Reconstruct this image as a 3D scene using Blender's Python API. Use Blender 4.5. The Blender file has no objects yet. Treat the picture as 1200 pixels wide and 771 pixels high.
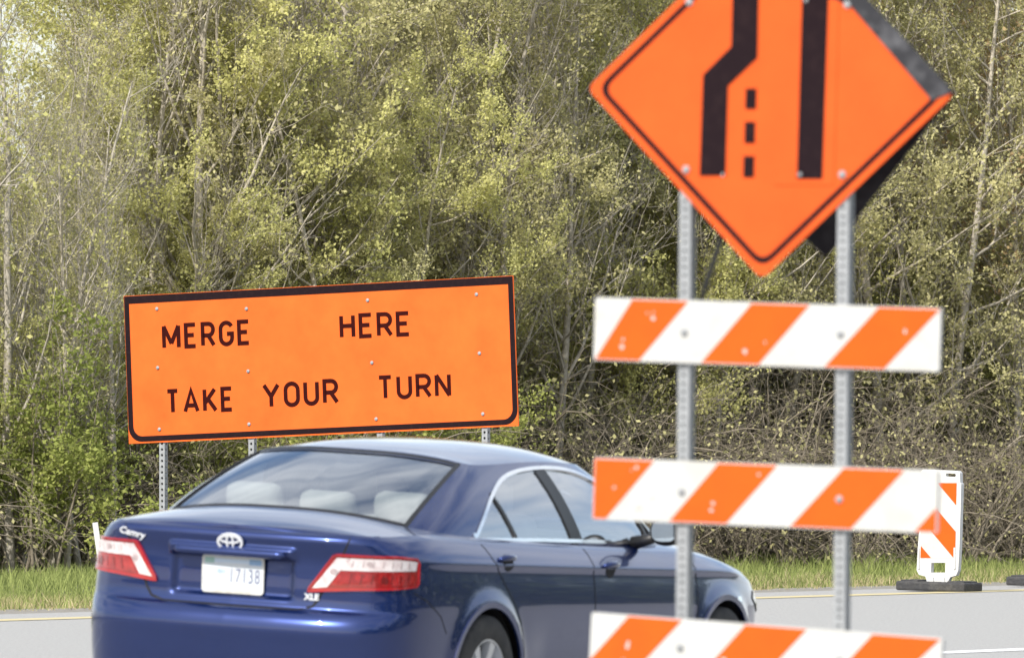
import bpy, bmesh, math, random
import numpy as np
from mathutils import Vector, Matrix, Euler
from mathutils.geometry import tessellate_polygon

R = math.radians
SC = bpy.context.scene
COL = SC.collection

# ------------------------------------------------------------------ camera, sky, sun, exposure
F, EYE, HOR = 14000.0, 1.55, 495.0          # focal length in photo pixels, eye height, horizon row
cam_d = bpy.data.cameras.new('camera'); cam = bpy.data.objects.new('camera', cam_d); COL.objects.link(cam)
cam.location = (0, 0, EYE); cam.rotation_euler = (R(90), 0, 0)
cam_d.sensor_width = 36.0; cam_d.lens = 36.0 * F / 1200.0; cam_d.shift_y = (HOR - 385.5) / 1200.0
cam_d.clip_start = 0.5; cam_d.clip_end = 5000
cam_d.dof.use_dof = True; cam_d.dof.focus_distance = 105.0; cam_d.dof.aperture_fstop = 13.5
SC.camera = cam

SUN_EL, SUN_AZ = 41.0, (-0.53, -0.85)        # sun stands high behind the camera, to the left
world = bpy.data.worlds.new('World'); SC.world = world; world.use_nodes = True
wn = world.node_tree; wn.nodes.clear()
w_out = wn.nodes.new('ShaderNodeOutputWorld'); w_bg = wn.nodes.new('ShaderNodeBackground')
sky = wn.nodes.new('ShaderNodeTexSky'); sky.sky_type = 'NISHITA'; sky.sun_disc = False
sky.sun_elevation = R(SUN_EL); sky.sun_rotation = math.atan2(SUN_AZ[0], SUN_AZ[1])
sky.air_density = 1.0; sky.dust_density = 1.6; sky.ozone_density = 1.0
# broken thin cloud all over the sky
tc = wn.nodes.new('ShaderNodeTexCoord'); mp = wn.nodes.new('ShaderNodeMapping'); mp.inputs['Scale'].default_value = (1.6, 1.6, 4.5)
ns = wn.nodes.new('ShaderNodeTexNoise'); ns.inputs['Scale'].default_value = 2.2; ns.inputs['Detail'].default_value = 7
rp = wn.nodes.new('ShaderNodeValToRGB'); rp.color_ramp.elements[0].position = 0.32; rp.color_ramp.elements[1].position = 0.68
mx = wn.nodes.new('ShaderNodeMix'); mx.data_type = 'RGBA'; mx.inputs[7].default_value = (7.5, 7.7, 7.9, 1)
ml = wn.nodes.new('ShaderNodeMath'); ml.operation = 'MULTIPLY'; ml.inputs[1].default_value = 0.8
L = wn.links.new
L(tc.outputs['Generated'], mp.inputs['Vector']); L(mp.outputs['Vector'], ns.inputs['Vector']); L(ns.outputs['Fac'], rp.inputs['Fac'])
L(rp.outputs['Color'], ml.inputs[0]); L(ml.outputs[0], mx.inputs[0]); L(sky.outputs['Color'], mx.inputs[6]); L(mx.outputs[2], w_bg.inputs['Color'])
w_bg.inputs['Strength'].default_value = 0.15
L(w_bg.outputs[0], w_out.inputs['Surface'])
sun_d = bpy.data.lights.new('sun', 'SUN'); sun_d.energy = 4.3; sun_d.angle = R(0.53); sun_d.color = (1.0, 0.955, 0.88)
sun = bpy.data.objects.new('sun', sun_d); COL.objects.link(sun)
_az = Vector((SUN_AZ[0], SUN_AZ[1], 0)).normalized()
sdir = Vector((_az.x * math.cos(R(SUN_EL)), _az.y * math.cos(R(SUN_EL)), math.sin(R(SUN_EL))))
sun.rotation_euler = sdir.to_track_quat('Z', 'Y').to_euler(); sun.location = (0, 0, 30)
SC.view_settings.view_transform = 'Standard'; SC.view_settings.look = 'None'
SC.view_settings.exposure = 0.45; SC.view_settings.gamma = 1.0; SC.view_settings.use_curve_mapping = False
SC.cycles.max_bounces = 6; SC.cycles.diffuse_bounces = 3; SC.cycles.glossy_bounces = 3; SC.cycles.transparent_max_bounces = 16

# ------------------------------------------------------------------ helpers
def at(px, py, Y): return Vector(((px - 600) / F * Y, Y, EYE + (HOR - py) / F * Y))
def gnd(px, py, z=0.0):
    Y = (EYE - z) * F / (py - HOR); return Vector(((px - 600) / F * Y, Y, z))

MATS = {}
def mat(name, col, rough=0.6, metal=0.0, coat=0.0, var=0.0, scale=20.0, col2=None, bump=0.0, bscale=None, spec=0.5, thr=None, coords='Object', rvar=0.0):
    """procedural principled material: base colour mottled towards col2 by noise, optional bump"""
    if name in MATS: return MATS[name]
    m = bpy.data.materials.new(name); m.use_nodes = True; nt = m.node_tree; b = nt.nodes['Principled BSDF']
    b.inputs['Base Color'].default_value = (*col, 1); b.inputs['Roughness'].default_value = rough; b.inputs['Metallic'].default_value = metal
    b.inputs['Coat Weight'].default_value = coat; b.inputs['Coat Roughness'].default_value = 0.03; b.inputs['Specular IOR Level'].default_value = spec
    t = nt.nodes.new('ShaderNodeTexCoord')
    if col2 is None: col2 = tuple(min(1, c * (1 - var)) for c in col)
    n = nt.nodes.new('ShaderNodeTexNoise'); n.inputs['Scale'].default_value = scale; n.inputs['Detail'].default_value = 6; n.inputs['Roughness'].default_value = 0.65
    nt.links.new(t.outputs[coords], n.inputs['Vector'])
    r = nt.nodes.new('ShaderNodeValToRGB'); lo, hi = thr or (0.35, 0.65)
    r.color_ramp.elements[0].position = lo; r.color_ramp.elements[1].position = hi
    r.color_ramp.elements[0].color = (*col, 1); r.color_ramp.elements[1].color = (*col2, 1)
    nt.links.new(n.outputs['Fac'], r.inputs['Fac']); nt.links.new(r.outputs['Color'], b.inputs['Base Color'])
    if rvar:
        mr = nt.nodes.new('ShaderNodeMapRange'); mr.inputs['To Min'].default_value = max(0, rough - rvar); mr.inputs['To Max'].default_value = min(1, rough + rvar)
        nt.links.new(n.outputs['Fac'], mr.inputs['Value']); nt.links.new(mr.outputs[0], b.inputs['Roughness'])
    if bump:
        n2 = nt.nodes.new('ShaderNodeTexNoise'); n2.inputs['Scale'].default_value = bscale or scale * 3; n2.inputs['Detail'].default_value = 4
        nt.links.new(t.outputs[coords], n2.inputs['Vector'])
        bp = nt.nodes.new('ShaderNodeBump'); bp.inputs['Strength'].default_value = bump; bp.inputs['Distance'].default_value = 0.02
        nt.links.new(n2.outputs['Fac'], bp.inputs['Height']); nt.links.new(bp.outputs['Normal'], b.inputs['Normal'])
    MATS[name] = m; return m

def mesh_obj(name, verts, faces, m, parent=None, smooth=False, mats=None, mi=None):
    me = bpy.data.meshes.new(name); me.from_pydata([tuple(v) for v in verts], [], [tuple(f) for f in faces])
    for q in (mats or [m]): me.materials.append(q)
    if mi is not None: me.polygons.foreach_set('material_index', mi)
    if smooth: me.polygons.foreach_set('use_smooth', [True] * len(me.polygons))
    me.update()
    o = bpy.data.objects.new(name, me); COL.objects.link(o)
    if parent is not None: o.parent = parent
    return o

def bm_obj(name, bm, m, parent=None, smooth=False):
    bmesh.ops.recalc_face_normals(bm, faces=bm.faces[:])
    me = bpy.data.meshes.new(name); bm.to_mesh(me); bm.free(); me.materials.append(m)
    if smooth: me.polygons.foreach_set('use_smooth', [True] * len(me.polygons))
    o = bpy.data.objects.new(name, me); COL.objects.link(o)
    if parent is not None: o.parent = parent
    return o

def tag(o, label=None, cat=None, group=None, kind=None):
    if label: o['label'] = label
    if cat: o['category'] = cat
    if group: o['group'] = group
    if kind: o['kind'] = kind
    return o

def empty(name, loc, rot=(0, 0, 0)):
    e = bpy.data.objects.new(name, None); COL.objects.link(e); e.location = loc; e.rotation_euler = rot; e.empty_display_size = 0.2
    return e

def copy_tree(o, parent=None):
    c = o.copy(); COL.objects.link(c)
    if parent is not None: c.parent = parent
    for ch in list(o.children): copy_tree(ch, c)
    return c

def bm_box(bm, c, s, bevel=0.0, rot=None):
    g = bmesh.ops.create_cube(bm, size=1.0); vs = g['verts']
    for v in vs: v.co = Vector((v.co.x * s[0], v.co.y * s[1], v.co.z * s[2]))
    if bevel:
        es = list({e for v in vs for e in v.link_edges})
        r = bmesh.ops.bevel(bm, geom=es, offset=bevel, segments=2, affect='EDGES', profile=0.5)
        vs = list({v for f in r['faces'] for v in f.verts} | {v for v in vs if v.is_valid})
    for v in vs:
        if rot is not None: v.co = rot @ v.co
        v.co += Vector(c)
    return vs

def box(name, c, s, m, parent=None, bevel=0.0, rot=None):
    bm = bmesh.new(); bm_box(bm, c, s, bevel, rot); return bm_obj(name, bm, m, parent)

def prism(name, poly, y0, y1, m, parent=None, holes=()):
    """flat plate: outline (x,z) list, from depth y0 to y1 (front = y0)"""
    loops = [[Vector((p[0], p[1], 0)) for p in lp] for lp in [poly, *holes]]
    tris = tessellate_polygon(loops); pts = [p for lp in loops for p in lp]; n = len(pts)
    v = [(p.x, y0, p.y) for p in pts] + [(p.x, y1, p.y) for p in pts]
    f = [t for t in tris] + [tuple(i + n for i in reversed(t)) for t in tris]
    k = 0
    for lp in loops:
        q = len(lp)
        for i in range(q):
            a, b = k + i, k + (i + 1) % q; f.append((a, b, b + n, a + n))
        k += q
    bm = bmesh.new(); bv = [bm.verts.new(p) for p in v]
    for t in f:
        try: bm.faces.new([bv[i] for i in t])
        except ValueError: pass
    return bm_obj(name, bm, m, parent)

def round_rect(x0, x1, z0, z1, r, n=6, corners=(1, 1, 1, 1)):
    out = []
    for (cx, cz, a0), on in zip(((x1 - r, z1 - r, 0), (x0 + r, z1 - r, 90), (x0 + r, z0 + r, 180), (x1 - r, z0 + r, 270)), corners):
        if on:
            for i in range(n + 1):
                a = R(a0 + 90 * i / n); out.append((cx + r * math.cos(a), cz + r * math.sin(a)))
        else:
            a = R(a0 + 45); out.append((cx + r * (1 if math.cos(a) > 0 else -1), cz + r * (1 if math.sin(a) > 0 else -1)))
    return out

def clip_rect(poly, x0, x1, z0, z1):
    for ax, lim, sg in ((0, x0, 1), (0, x1, -1), (1, z0, 1), (1, z1, -1)):
        out = []
        for i in range(len(poly)):
            a, b = poly[i - 1], poly[i]; da, db = sg * (a[ax] - lim), sg * (b[ax] - lim)
            if da * db < 0:
                t = da / (da - db); out.append((a[0] + t * (b[0] - a[0]), a[1] + t * (b[1] - a[1])))
            if db >= 0: out.append(b)
        poly = out
        if not poly: return poly
    return poly

def tube_path(pts, rad, sides=6, cap=True):
    """verts, faces of a tube along points"""
    pts = [Vector(p) for p in pts]; n = len(pts); rad = rad if hasattr(rad, '__len__') else [rad] * n
    V, Fc = [], []
    up = Vector((0, 0, 1)) if abs((pts[-1] - pts[0]).normalized().z) < 0.9 else Vector((1, 0, 0))
    for i, p in enumerate(pts):
        d = (pts[min(i + 1, n - 1)] - pts[max(i - 1, 0)]).normalized(); a = d.cross(up).normalized(); b = d.cross(a)
        for k in range(sides):
            t = 2 * math.pi * k / sides; V.append(p + (a * math.cos(t) + b * math.sin(t)) * rad[i])
    for i in range(n - 1):
        for k in range(sides):
            Fc.append((i * sides + k, i * sides + (k + 1) % sides, (i + 1) * sides + (k + 1) % sides, (i + 1) * sides + k))
    if cap: Fc += [tuple(range(sides))[::-1], tuple(range((n - 1) * sides, n * sides))]
    return V, Fc

def bolt(parent, x, y, z, r, m, name='bolt'):
    """domed bolt head facing -y"""
    V, Fc = [], []
    for ry, rr in ((0.0, 1.0), (-0.35, 0.95), (-0.6, 0.6), (-0.62, 0.3)):
        for k in range(10):
            a = 2 * math.pi * k / 10; V.append((x + r * rr * math.cos(a), y + ry * r, z + r * rr * math.sin(a)))
    for j in range(3):
        for k in range(10): Fc.append((j * 10 + k, j * 10 + (k + 1) % 10, (j + 1) * 10 + (k + 1) % 10, (j + 1) * 10 + k))
    Fc.append(tuple(range(30, 40)))
    return mesh_obj(name, V, Fc, m, parent)

def perforated_post(name, x, y, z0, z1, w, m, parent, pitch=0.0254, hole=0.011, rot=None):
    """square steel tube with a round hole every inch in all four faces"""
    n = int((z1 - z0) / pitch); V, Fc = [], []
    h = w / 2; r = hole / 2
    for face in range(4):
        c, s = [(1, 0), (0, 1), (-1, 0), (0, -1)][face]
        for i in range(n):
            za = z0 + i * pitch; zc = za + pitch / 2; base = len(V)
            sq = [(-h, za), (0, za), (h, za), (h, zc), (h, za + pitch), (0, za + pitch), (-h, za + pitch), (-h, zc)]
            an = [-135, -90, -45, 0, 45, 90, 135, 180]
            ho = [(r * math.cos(R(a)), zc + r * math.sin(R(a))) for a in an]
            for (u, z) in sq: V.append((u * c + h * s, u * s - h * c, z))
            for (u, z) in ho: V.append((u * c + h * s, u * s - h * c, z))
            for (u, z) in ho: V.append((u * c + (h - 0.003) * s, u * s - (h - 0.003) * c, z))
            for k in range(8):
                q = (k + 1) % 8
                Fc.append((base + k, base + q, base + 8 + q, base + 8 + k)); Fc.append((base + 8 + k, base + 8 + q, base + 16 + q, base + 16 + k))
    M = (rot or Matrix.Identity(3))
    V = [M @ Vector((vx, vy, vz - z0)) + Vector((x, y, z0)) for vx, vy, vz in V]
    return mesh_obj(name, V, Fc, m, parent)

def text_mesh(name, body, size, m, parent, mtx, depth=0.002, shear=0.0, space=1.0, bold=0.0):
    cu = bpy.data.curves.new(name, 'FONT'); cu.body = body; cu.size = size; cu.align_x = 'CENTER'; cu.align_y = 'CENTER'
    cu.extrude = depth; cu.shear = shear; cu.space_character = space; cu.offset = bold; cu.resolution_u = 3
    t = bpy.data.objects.new(name, cu); COL.objects.link(t)
    dg = bpy.context.evaluated_depsgraph_get(); dg.update()
    me = bpy.data.meshes.new_from_object(t.evaluated_get(dg)); bpy.data.objects.remove(t); bpy.data.curves.remove(cu)
    me.materials.clear(); me.materials.append(m); me.transform(mtx)
    o = bpy.data.objects.new(name, me); COL.objects.link(o); o.parent = parent
    return o

# ------------------------------------------------------------------ road frame
RA = R(27.4)                                            # the road runs away to the right at this angle
RD = Vector((math.sin(RA), math.cos(RA), 0)); RN = Vector((math.cos(RA), -math.sin(RA), 0))
P0 = Vector((2.27, 105.8, 0))                           # a point on the yellow edge line
def rp_(n, s, z=0.0): return P0 + RN * n + RD * s + Vector((0, 0, z))
def ncoord(p): return (Vector((p[0], p[1], 0)) - P0).dot(RN)
CAR_TH = R(25.2); CAR_Y = 57.0; CAR_PX = 261.0
CAR_FWD = Vector((math.sin(CAR_TH), math.cos(CAR_TH), 0))
BANK = R(3.4)
car_rear = Vector(((CAR_PX - 600) / F * CAR_Y, CAR_Y, 0))
car_axle = car_rear + CAR_FWD * 0.99
NC = ncoord(car_axle + CAR_FWD * 1.39)
CAR_Z = 0.015
def road_z(n):
    t = max(-1.35, min(1.35, n - NC)); z = CAR_Z - math.tan(BANK) * t
    k = max(0.0, min(1.0, (n - (NC - 7.0)) / 5.6)); k = k * k * (3 - 2 * k)
    return z * k

# ------------------------------------------------------------------ materials
M_asph = mat('asphalt', (0.40, 0.395, 0.38), 0.95, var=0.38, scale=38.0, bump=0.5, bscale=160, coords='Object')
M_yel = mat('yellow_paint', (0.50, 0.42, 0.21), 0.85, col2=(0.40, 0.37, 0.28), scale=9, thr=(0.45, 0.7))
M_wht = mat('white_paint', (0.75, 0.75, 0.74), 0.6, col2=(0.45, 0.45, 0.45), scale=15, thr=(0.5, 0.75))
M_grav = mat('gravel', (0.30, 0.28, 0.25), 0.95, col2=(0.16, 0.15, 0.12), scale=14, bump=0.9, bscale=60)
M_soil = mat('soil', (0.085, 0.075, 0.04), 0.95, col2=(0.06, 0.085, 0.025), scale=1.2, bump=0.6, bscale=20)
M_litter = mat('leaf_litter', (0.10, 0.075, 0.045), 0.95, col2=(0.05, 0.04, 0.025), scale=3, bump=0.8, bscale=18)
M_orange = mat('orange_sheeting', (0.70, 0.15, 0.03), 0.8, col2=(0.80, 0.165, 0.03), scale=3, thr=(0.3, 0.8))
M_orange2 = mat('orange_sign_sheeting', (0.70, 0.125, 0.020), 0.8, spec=.2, col2=(0.57, 0.092, 0.014), scale=2.6, thr=(0.35, 0.75), bump=0.06, bscale=2.2)
M_orange3 = mat('deep_orange_sign_sheeting', (0.63, 0.090, 0.014), 0.8, spec=.2, col2=(0.54, 0.072, 0.011), scale=4, thr=(0.35, 0.75), bump=0.06, bscale=4)
M_rail = mat('white_sheeting', (0.465, 0.465, 0.452), 0.75, spec=.2, col2=(0.41, 0.39, 0.345), scale=5, thr=(0.48, 0.85))
M_orange_r = mat('orange_stripe', (0.60, 0.088, 0.006), 0.8, spec=.2, col2=(0.54, 0.076, 0.006), scale=9, thr=(0.4, 0.8))
M_black = mat('black_film', (0.012, 0.006, 0.008), 0.9, spec=.12, col2=(0.022, 0.012, 0.013), scale=25, thr=(0.5, 0.8))
M_maroon = mat('dark_maroon_film', (0.035, 0.0035, 0.003), 0.9, spec=.1, col2=(0.024, 0.003, 0.003), scale=20)
M_galv = mat('galvanised_steel', (0.34, 0.35, 0.36), 0.55, metal=0.4, col2=(0.26, 0.27, 0.28), scale=30)
M_dkplate = mat('weathered_shaded_plate', (0.022, 0.020, 0.024), 0.9, spec=.12, col2=(0.06, 0.06, 0.065), scale=10, thr=(0.45, 0.85), bump=0.2, bscale=30)  # weathered plate; shade from the front panel is put into its dark colour
M_dkplate2 = mat('weathered_lit_edge', (0.030, 0.030, 0.034), 0.85, spec=.2, col2=(0.13, 0.13, 0.14), scale=14, thr=(0.45, 0.8), bump=0.2, bscale=30)  # same plate's fold over the edge, painted lighter where the sun catches it
M_rod = mat('black_steel', (0.015, 0.015, 0.016), 0.6, var=0.3)
M_plast = mat('white_plastic', (0.52, 0.52, 0.508), 0.6, col2=(0.7, 0.69, 0.66), scale=8, thr=(0.5, 0.8))
M_rubber = mat('black_rubber', (0.035, 0.035, 0.037), 0.85, col2=(0.075, 0.072, 0.068), scale=12, thr=(0.45, 0.7), bump=0.5, bscale=40)

# ------------------------------------------------------------------ ground, road, markings
def strip(name, n_list, s0, s1, zoff, m, ds=6.0, parent=None, zf=road_z, wob=None):
    S = np.arange(s0, s1 + ds, ds); V, Fc = [], []; q = len(n_list)
    for s in S:
        for j, n in enumerate(n_list):
            nn = n + (wob(s) if (wob and j in (0,)) else 0); V.append(rp_(nn, s, zf(n) + zoff))
    for i in range(len(S) - 1):
        for j in range(q - 1): Fc.append((i * q + j, i * q + j + 1, (i + 1) * q + j + 1, (i + 1) * q + j))
    return mesh_obj(name, V, Fc, m, parent, smooth=True)
def ground_z(x, y):
    n = ncoord((x, y))
    if n > -2.4: z = road_z(n) - 0.03
    else:
        t = -2.4 - n; z = -0.03 - 0.05 * math.sin(min(t, 8) / 8 * math.pi) + 0.02 * max(0, min(t - 14, 30))
        z += 0.05 * math.sin(x * 0.9 + 1) * math.sin(y * 0.37) * min(1, t / 4)
    return z
gx = sorted(set(list(np.linspace(-1500, -60, 14)) + list(np.arange(-48, 49, 1.5)) + list(np.linspace(60, 1500, 14))))
gy = sorted(set(list(np.linspace(-1200, 0, 14)) + list(np.arange(15, 175, 1.5)) + list(np.linspace(180, 2500, 16))))
V = [(x, y, ground_z(x, y)) for y in gy for x in gx]; nx = len(gx)
Fc = [(j * nx + i, j * nx + i + 1, (j + 1) * nx + i + 1, (j + 1) * nx + i) for j in range(len(gy) - 1) for i in range(nx - 1)]
g_mi = []
for f in Fc:
    c = (V[f[0]][0] + 0.7, V[f[0]][1] + 0.7); g_mi.append(1 if ncoord(c) < -15.5 else 0)
ground = mesh_obj('ground', V, Fc, None, smooth=True, mats=[M_soil, M_litter], mi=g_mi); tag(ground, kind='structure')
n_road = sorted([-1.5, 0, 4, 8, 12] + list(np.arange(NC - 8, NC + 2.6, 0.5)) + [24, 30, 36, 42])
n_road = [n for n in n_road if True]
road = tag(strip('road', n_road, -140, 300, 0.0, M_asph), kind='structure')
tag(strip('gravel_shoulder', [-2.75, -2.2, -1.55], -140, 300, -0.008, M_grav, ds=1.0, wob=lambda s: 0.22 * math.sin(s * 1.7) + 0.15 * math.sin(s * 4.3 + 1) + 0.12 * math.sin(s * 9.1)), kind='structure')
strip('edge_line', [-0.22, 0.22], -140, 300, 0.004, M_yel, parent=road)
strip('lane_line', [12.05, 12.40], -140, 300, 0.004, M_wht, parent=road)

# ------------------------------------------------------------------ facing-traffic frame: photo pixel -> (u,w) on an upright plane across the road
def uv(px, py, C, y=0.0):
    C = C + RD * y; o = Vector((0, 0, EYE)); d = Vector(((px - 600) / F, 1, (HOR - py) / F)); t = (C - o).dot(RD) / d.dot(RD); P = o + d * t
    return ((P - C).dot(RN), P.z - C.z)
ROTZ = -RA

# ------------------------------------------------------------------ big orange merge sign
SGC = at(377, 420, 105.2); SGC = Vector((SGC.x, SGC.y, -0.04))
sg = empty('merge_sign', SGC, (0, 0, ROTZ)); tag(sg, 'wide orange sign reading MERGE HERE TAKE YOUR TURN on perforated posts in the grass', 'sign')
c4 = [Vector(uv(*p, SGC)) for p in ((146, 348), (600, 322), (609, 500), (150, 519))]
cen = sum(c4, Vector((0, 0))) / 4
eu = ((c4[1] - c4[0]) + (c4[2] - c4[3])) / 2; W = eu.length; eu.normalize(); ew = Vector((-eu.y, eu.x))
Hh = ((c4[0] - c4[3]).dot(ew) + (c4[1] - c4[2]).dot(ew)) / 2
def sg_l(px, py):
    q = Vector(uv(px, py, SGC)) - cen; return (q.dot(eu), q.dot(ew))
def sg_w(p): q = cen + eu * p[0] + ew * p[1]; return (q.x, q.y)
panel = prism('panel', [sg_w(p) for p in ((-W/2, -Hh/2), (W/2, -Hh/2), (W/2, Hh/2), (-W/2, Hh/2))], 0, 0.012, M_orange2, sg)
bw = 0.052
outer = round_rect(-W/2 + .004, W/2 - .004, -Hh/2 + .015, Hh/2 - .004, 0.13, 7, (0, 0, 1, 1))
inner = round_rect(-W/2 + bw, W/2 - bw, -Hh/2 + bw + .01, Hh/2 - bw - .02, 0.09, 7, (0, 0, 1, 1))
prism('border', [sg_w(p) for p in outer], -0.003, 0.002, M_black, sg, holes=[[sg_w(p) for p in inner]])
# letters as flat strokes, highway style; each glyph drawn in a box width w, height 1
def arc(cx, cy, rx, ry, a0, a1, n=10): return [(cx + rx * math.cos(R(a0 + (a1 - a0) * i / n)), cy + ry * math.sin(R(a0 + (a1 - a0) * i / n))) for i in range(n + 1)]
GLY = {
 'M': (.70, [[(0, 0), (0, 1)], [(0, 1), (.35, .18)], [(.35, .18), (.70, 1)], [(.70, 1), (.70, 0)]]),
 'E': (.50, [[(.50, 0), (0, 0), (0, 1), (.50, 1)], [(0, .52), (.42, .52)]]),
 'R': (.54, [[(0, 0), (0, 1), (.30, 1)] + arc(.30, .73, .24, .27, 90, -90) + [(0, .46)], [(.28, .46), (.56, 0)]]),
 'G': (.56, [arc(.29, .70, .29, .30, 25, 180) + arc(.29, .30, .29, .30, 180, 360) + [(.58, .48), (.32, .48)]]),
 'H': (.54, [[(0, 0), (0, 1)], [(.54, 0), (.54, 1)], [(0, .52), (.54, .52)]]),
 'T': (.54, [[(0, 1), (.54, 1)], [(.27, 0), (.27, 1)]]),
 'A': (.64, [[(0, 0), (.32, 1), (.64, 0)], [(.13, .28), (.51, .28)]]),
 'K': (.56, [[(0, 0), (0, 1)], [(0, .34), (.54, 1)], [(.17, .56), (.58, 0)]]),
 'Y': (.62, [[(0, 1), (.31, .47), (.62, 1)], [(.31, 0), (.31, .47)]]),
 'O': (.56, [arc(.28, .70, .28, .30, 0, 180) + arc(.28, .30, .28, .30, 180, 360) + [(.56, .70)]]),
 'U': (.54, [[(0, 1), (0, .28)] + arc(.27, .28, .27, .28, 180, 360) + [(.54, 1)]]),
 'N': (.56, [[(0, 0), (0, 1)], [(0, 1), (.56, 0)], [(.56, 0), (.56, 1)]]),
}
def stroke(bm, pts, hw, y, fn):
    P = [Vector(p) for p in pts]; P = [p for i, p in enumerate(P) if i == 0 or (p - P[i - 1]).length > 1e-5]; n = len(P)
    Lp, Rp = [], []
    for i in range(n):
        d0 = (P[i] - P[i - 1]).normalized() if i else (P[1] - P[0]).normalized()
        d1 = (P[i + 1] - P[i]).normalized() if i < n - 1 else d0
        t = (d0 + d1); t = t.normalized() if t.length > 1e-6 else d0
        nn = Vector((-t.y, t.x)); k = min(1 / max(nn.dot(Vector((-d1.y, d1.x))), .45), 2.0)
        Lp.append(P[i] + nn * hw * k); Rp.append(P[i] - nn * hw * k)
    def mk(p):
        q = fn(p); return bm.verts.new((q[0], y, q[1]))
    Lv = [mk(p) for p in Lp]; Rv = [mk(p) for p in Rp]
    for i in range(n - 1): bm.faces.new((Lv[i], Rv[i], Rv[i + 1], Lv[i + 1]))
for word, (x0, yb0, yt0), (x1, yb1, yt1) in (('MERGE', (190.5, 410, 380), (294, 404, 373.5)), ('HERE', (398.5, 397.5, 368), (481.5, 394, 364)),
        ('TAKE', (195, 485.5, 456), (274, 482, 453)), ('YOUR', (308, 479, 449), (397, 473, 444)), ('TURN', (443, 469, 440), (529, 465.5, 436.5))):
    bl, br, tl = Vector(sg_l(x0, yb0)), Vector(sg_l(x1, yb1)), Vector(sg_l(x0, yt0))
    hgt = (tl.y - bl.y); sw = 0.083
    ws = [GLY[c][0] for c in word]; tot_g = sum(ws); span = (br.x - bl.x); gaps = len(word) - 1
    gap = 0.165 * hgt; sx = (span - gap * gaps - 2 * sw * hgt * len(word) * 0.0) / (tot_g * hgt)
    cx = bl.x
    for k, c in enumerate(word):
        bm = bmesh.new(); base = bl.y + (br.y - bl.y) * (cx - bl.x) / span
        def fn(p, cx=cx, base=base): return sg_w((cx + p[0], base + p[1]))
        hw = sw * hgt; w_ = ws[k] * hgt * sx
        for st in GLY[c][1]:
            stroke(bm, [(hw + p[0] / ws[k] * (w_ - 2 * hw) if ws[k] else 0, hw + p[1] * (hgt - 2 * hw)) for p in st], hw, -0.0025 - 0.0004 * (GLY[c][1].index(st) % 4), fn)
        r_ = bmesh.ops.extrude_face_region(bm, geom=bm.faces[:])
        for v in [e for e in r_['geom'] if isinstance(e, bmesh.types.BMVert)]: v.co.y = 0.002
        bm_obj('letter', bm, M_maroon, panel)
        cx += w_ + gap
for px, py in ((184, 362), (289, 362), (431, 352), (558.5, 345), (185, 431), (291, 435), (436, 425), (562, 414), (187, 503), (292, 497), (441, 491), (566, 485)):
    q = sg_w(sg_l(px, py)); bolt(sg, q[0], -0.002, q[1], 0.017, M_galv)
for px in (189, 293.5, 444, 567):
    u = uv(px, 560, SGC)[0]
    perforated_post('post', u, 0.040, -0.35, cen.y + Hh * 0.42, 0.055, M_galv, sg, pitch=0.0508, hole=0.024)

# ------------------------------------------------------------------ barricade
BC = at(898, 500, 36.5); BC.z = road_z(ncoord(BC)); BCZ = BC.z
bar = empty('barricade', BC, (0, 0, ROTZ)); tag(bar, 'three rail barricade with orange and white slanted stripes on perforated steel posts', 'barricade')
PW = 0.0385
post_u = []
for ptop, pbot in (((808, 60), (802, 722)), ((993, 60), (986.5, 735))):
    a, b = Vector(uv(*ptop, BC)), Vector(uv(*pbot, BC)); k = (a.x - b.x) / (a.y - b.y); x0 = b.x - k * b.y
    rot = Matrix(((1, 0, k), (0, 1, 0), (0, 0, 1)))
    perforated_post('post', x0, 0.0, 0.02, 3.2, PW, M_galv, bar, rot=rot); post_u.append((x0, k))
    bm = bmesh.new(); bm_box(bm, (x0, 0.0, 0.03), (0.055, 1.25, 0.055), 0.004); bm_box(bm, (x0, 0.0, 0.11), (0.062, 0.062, 0.14), 0.004)
    bm_obj('foot', bm, M_galv, bar)
RY0 = -PW / 2 - 0.017
boards = [((696, 348.5), (1102, 361), (1101, 436), (697, 421.5), [(742, 808, 697, 748), (882, 950, 821, 888), (1031, 1103, 965, 1035)], [(802, 389), (985, 391)]),
          ((695, 536), (1099, 551), (1098, 625), (696, 608), [(697, 768, 640, 709), (843, 912, 783, 850), (990, 1061, 925, 996), (1136, 1200, 1071, 1140)], [(799, 576), (984, 585)]),
          ((691, 717), (1103, 747), (1102, 822), (692, 790), [(738, 801, 676, 737), (875, 947, 813, 883), (1024, 1104, 960, 1030)], [(797, 758), (984, 773)])]
specks = random.Random(5)
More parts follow.
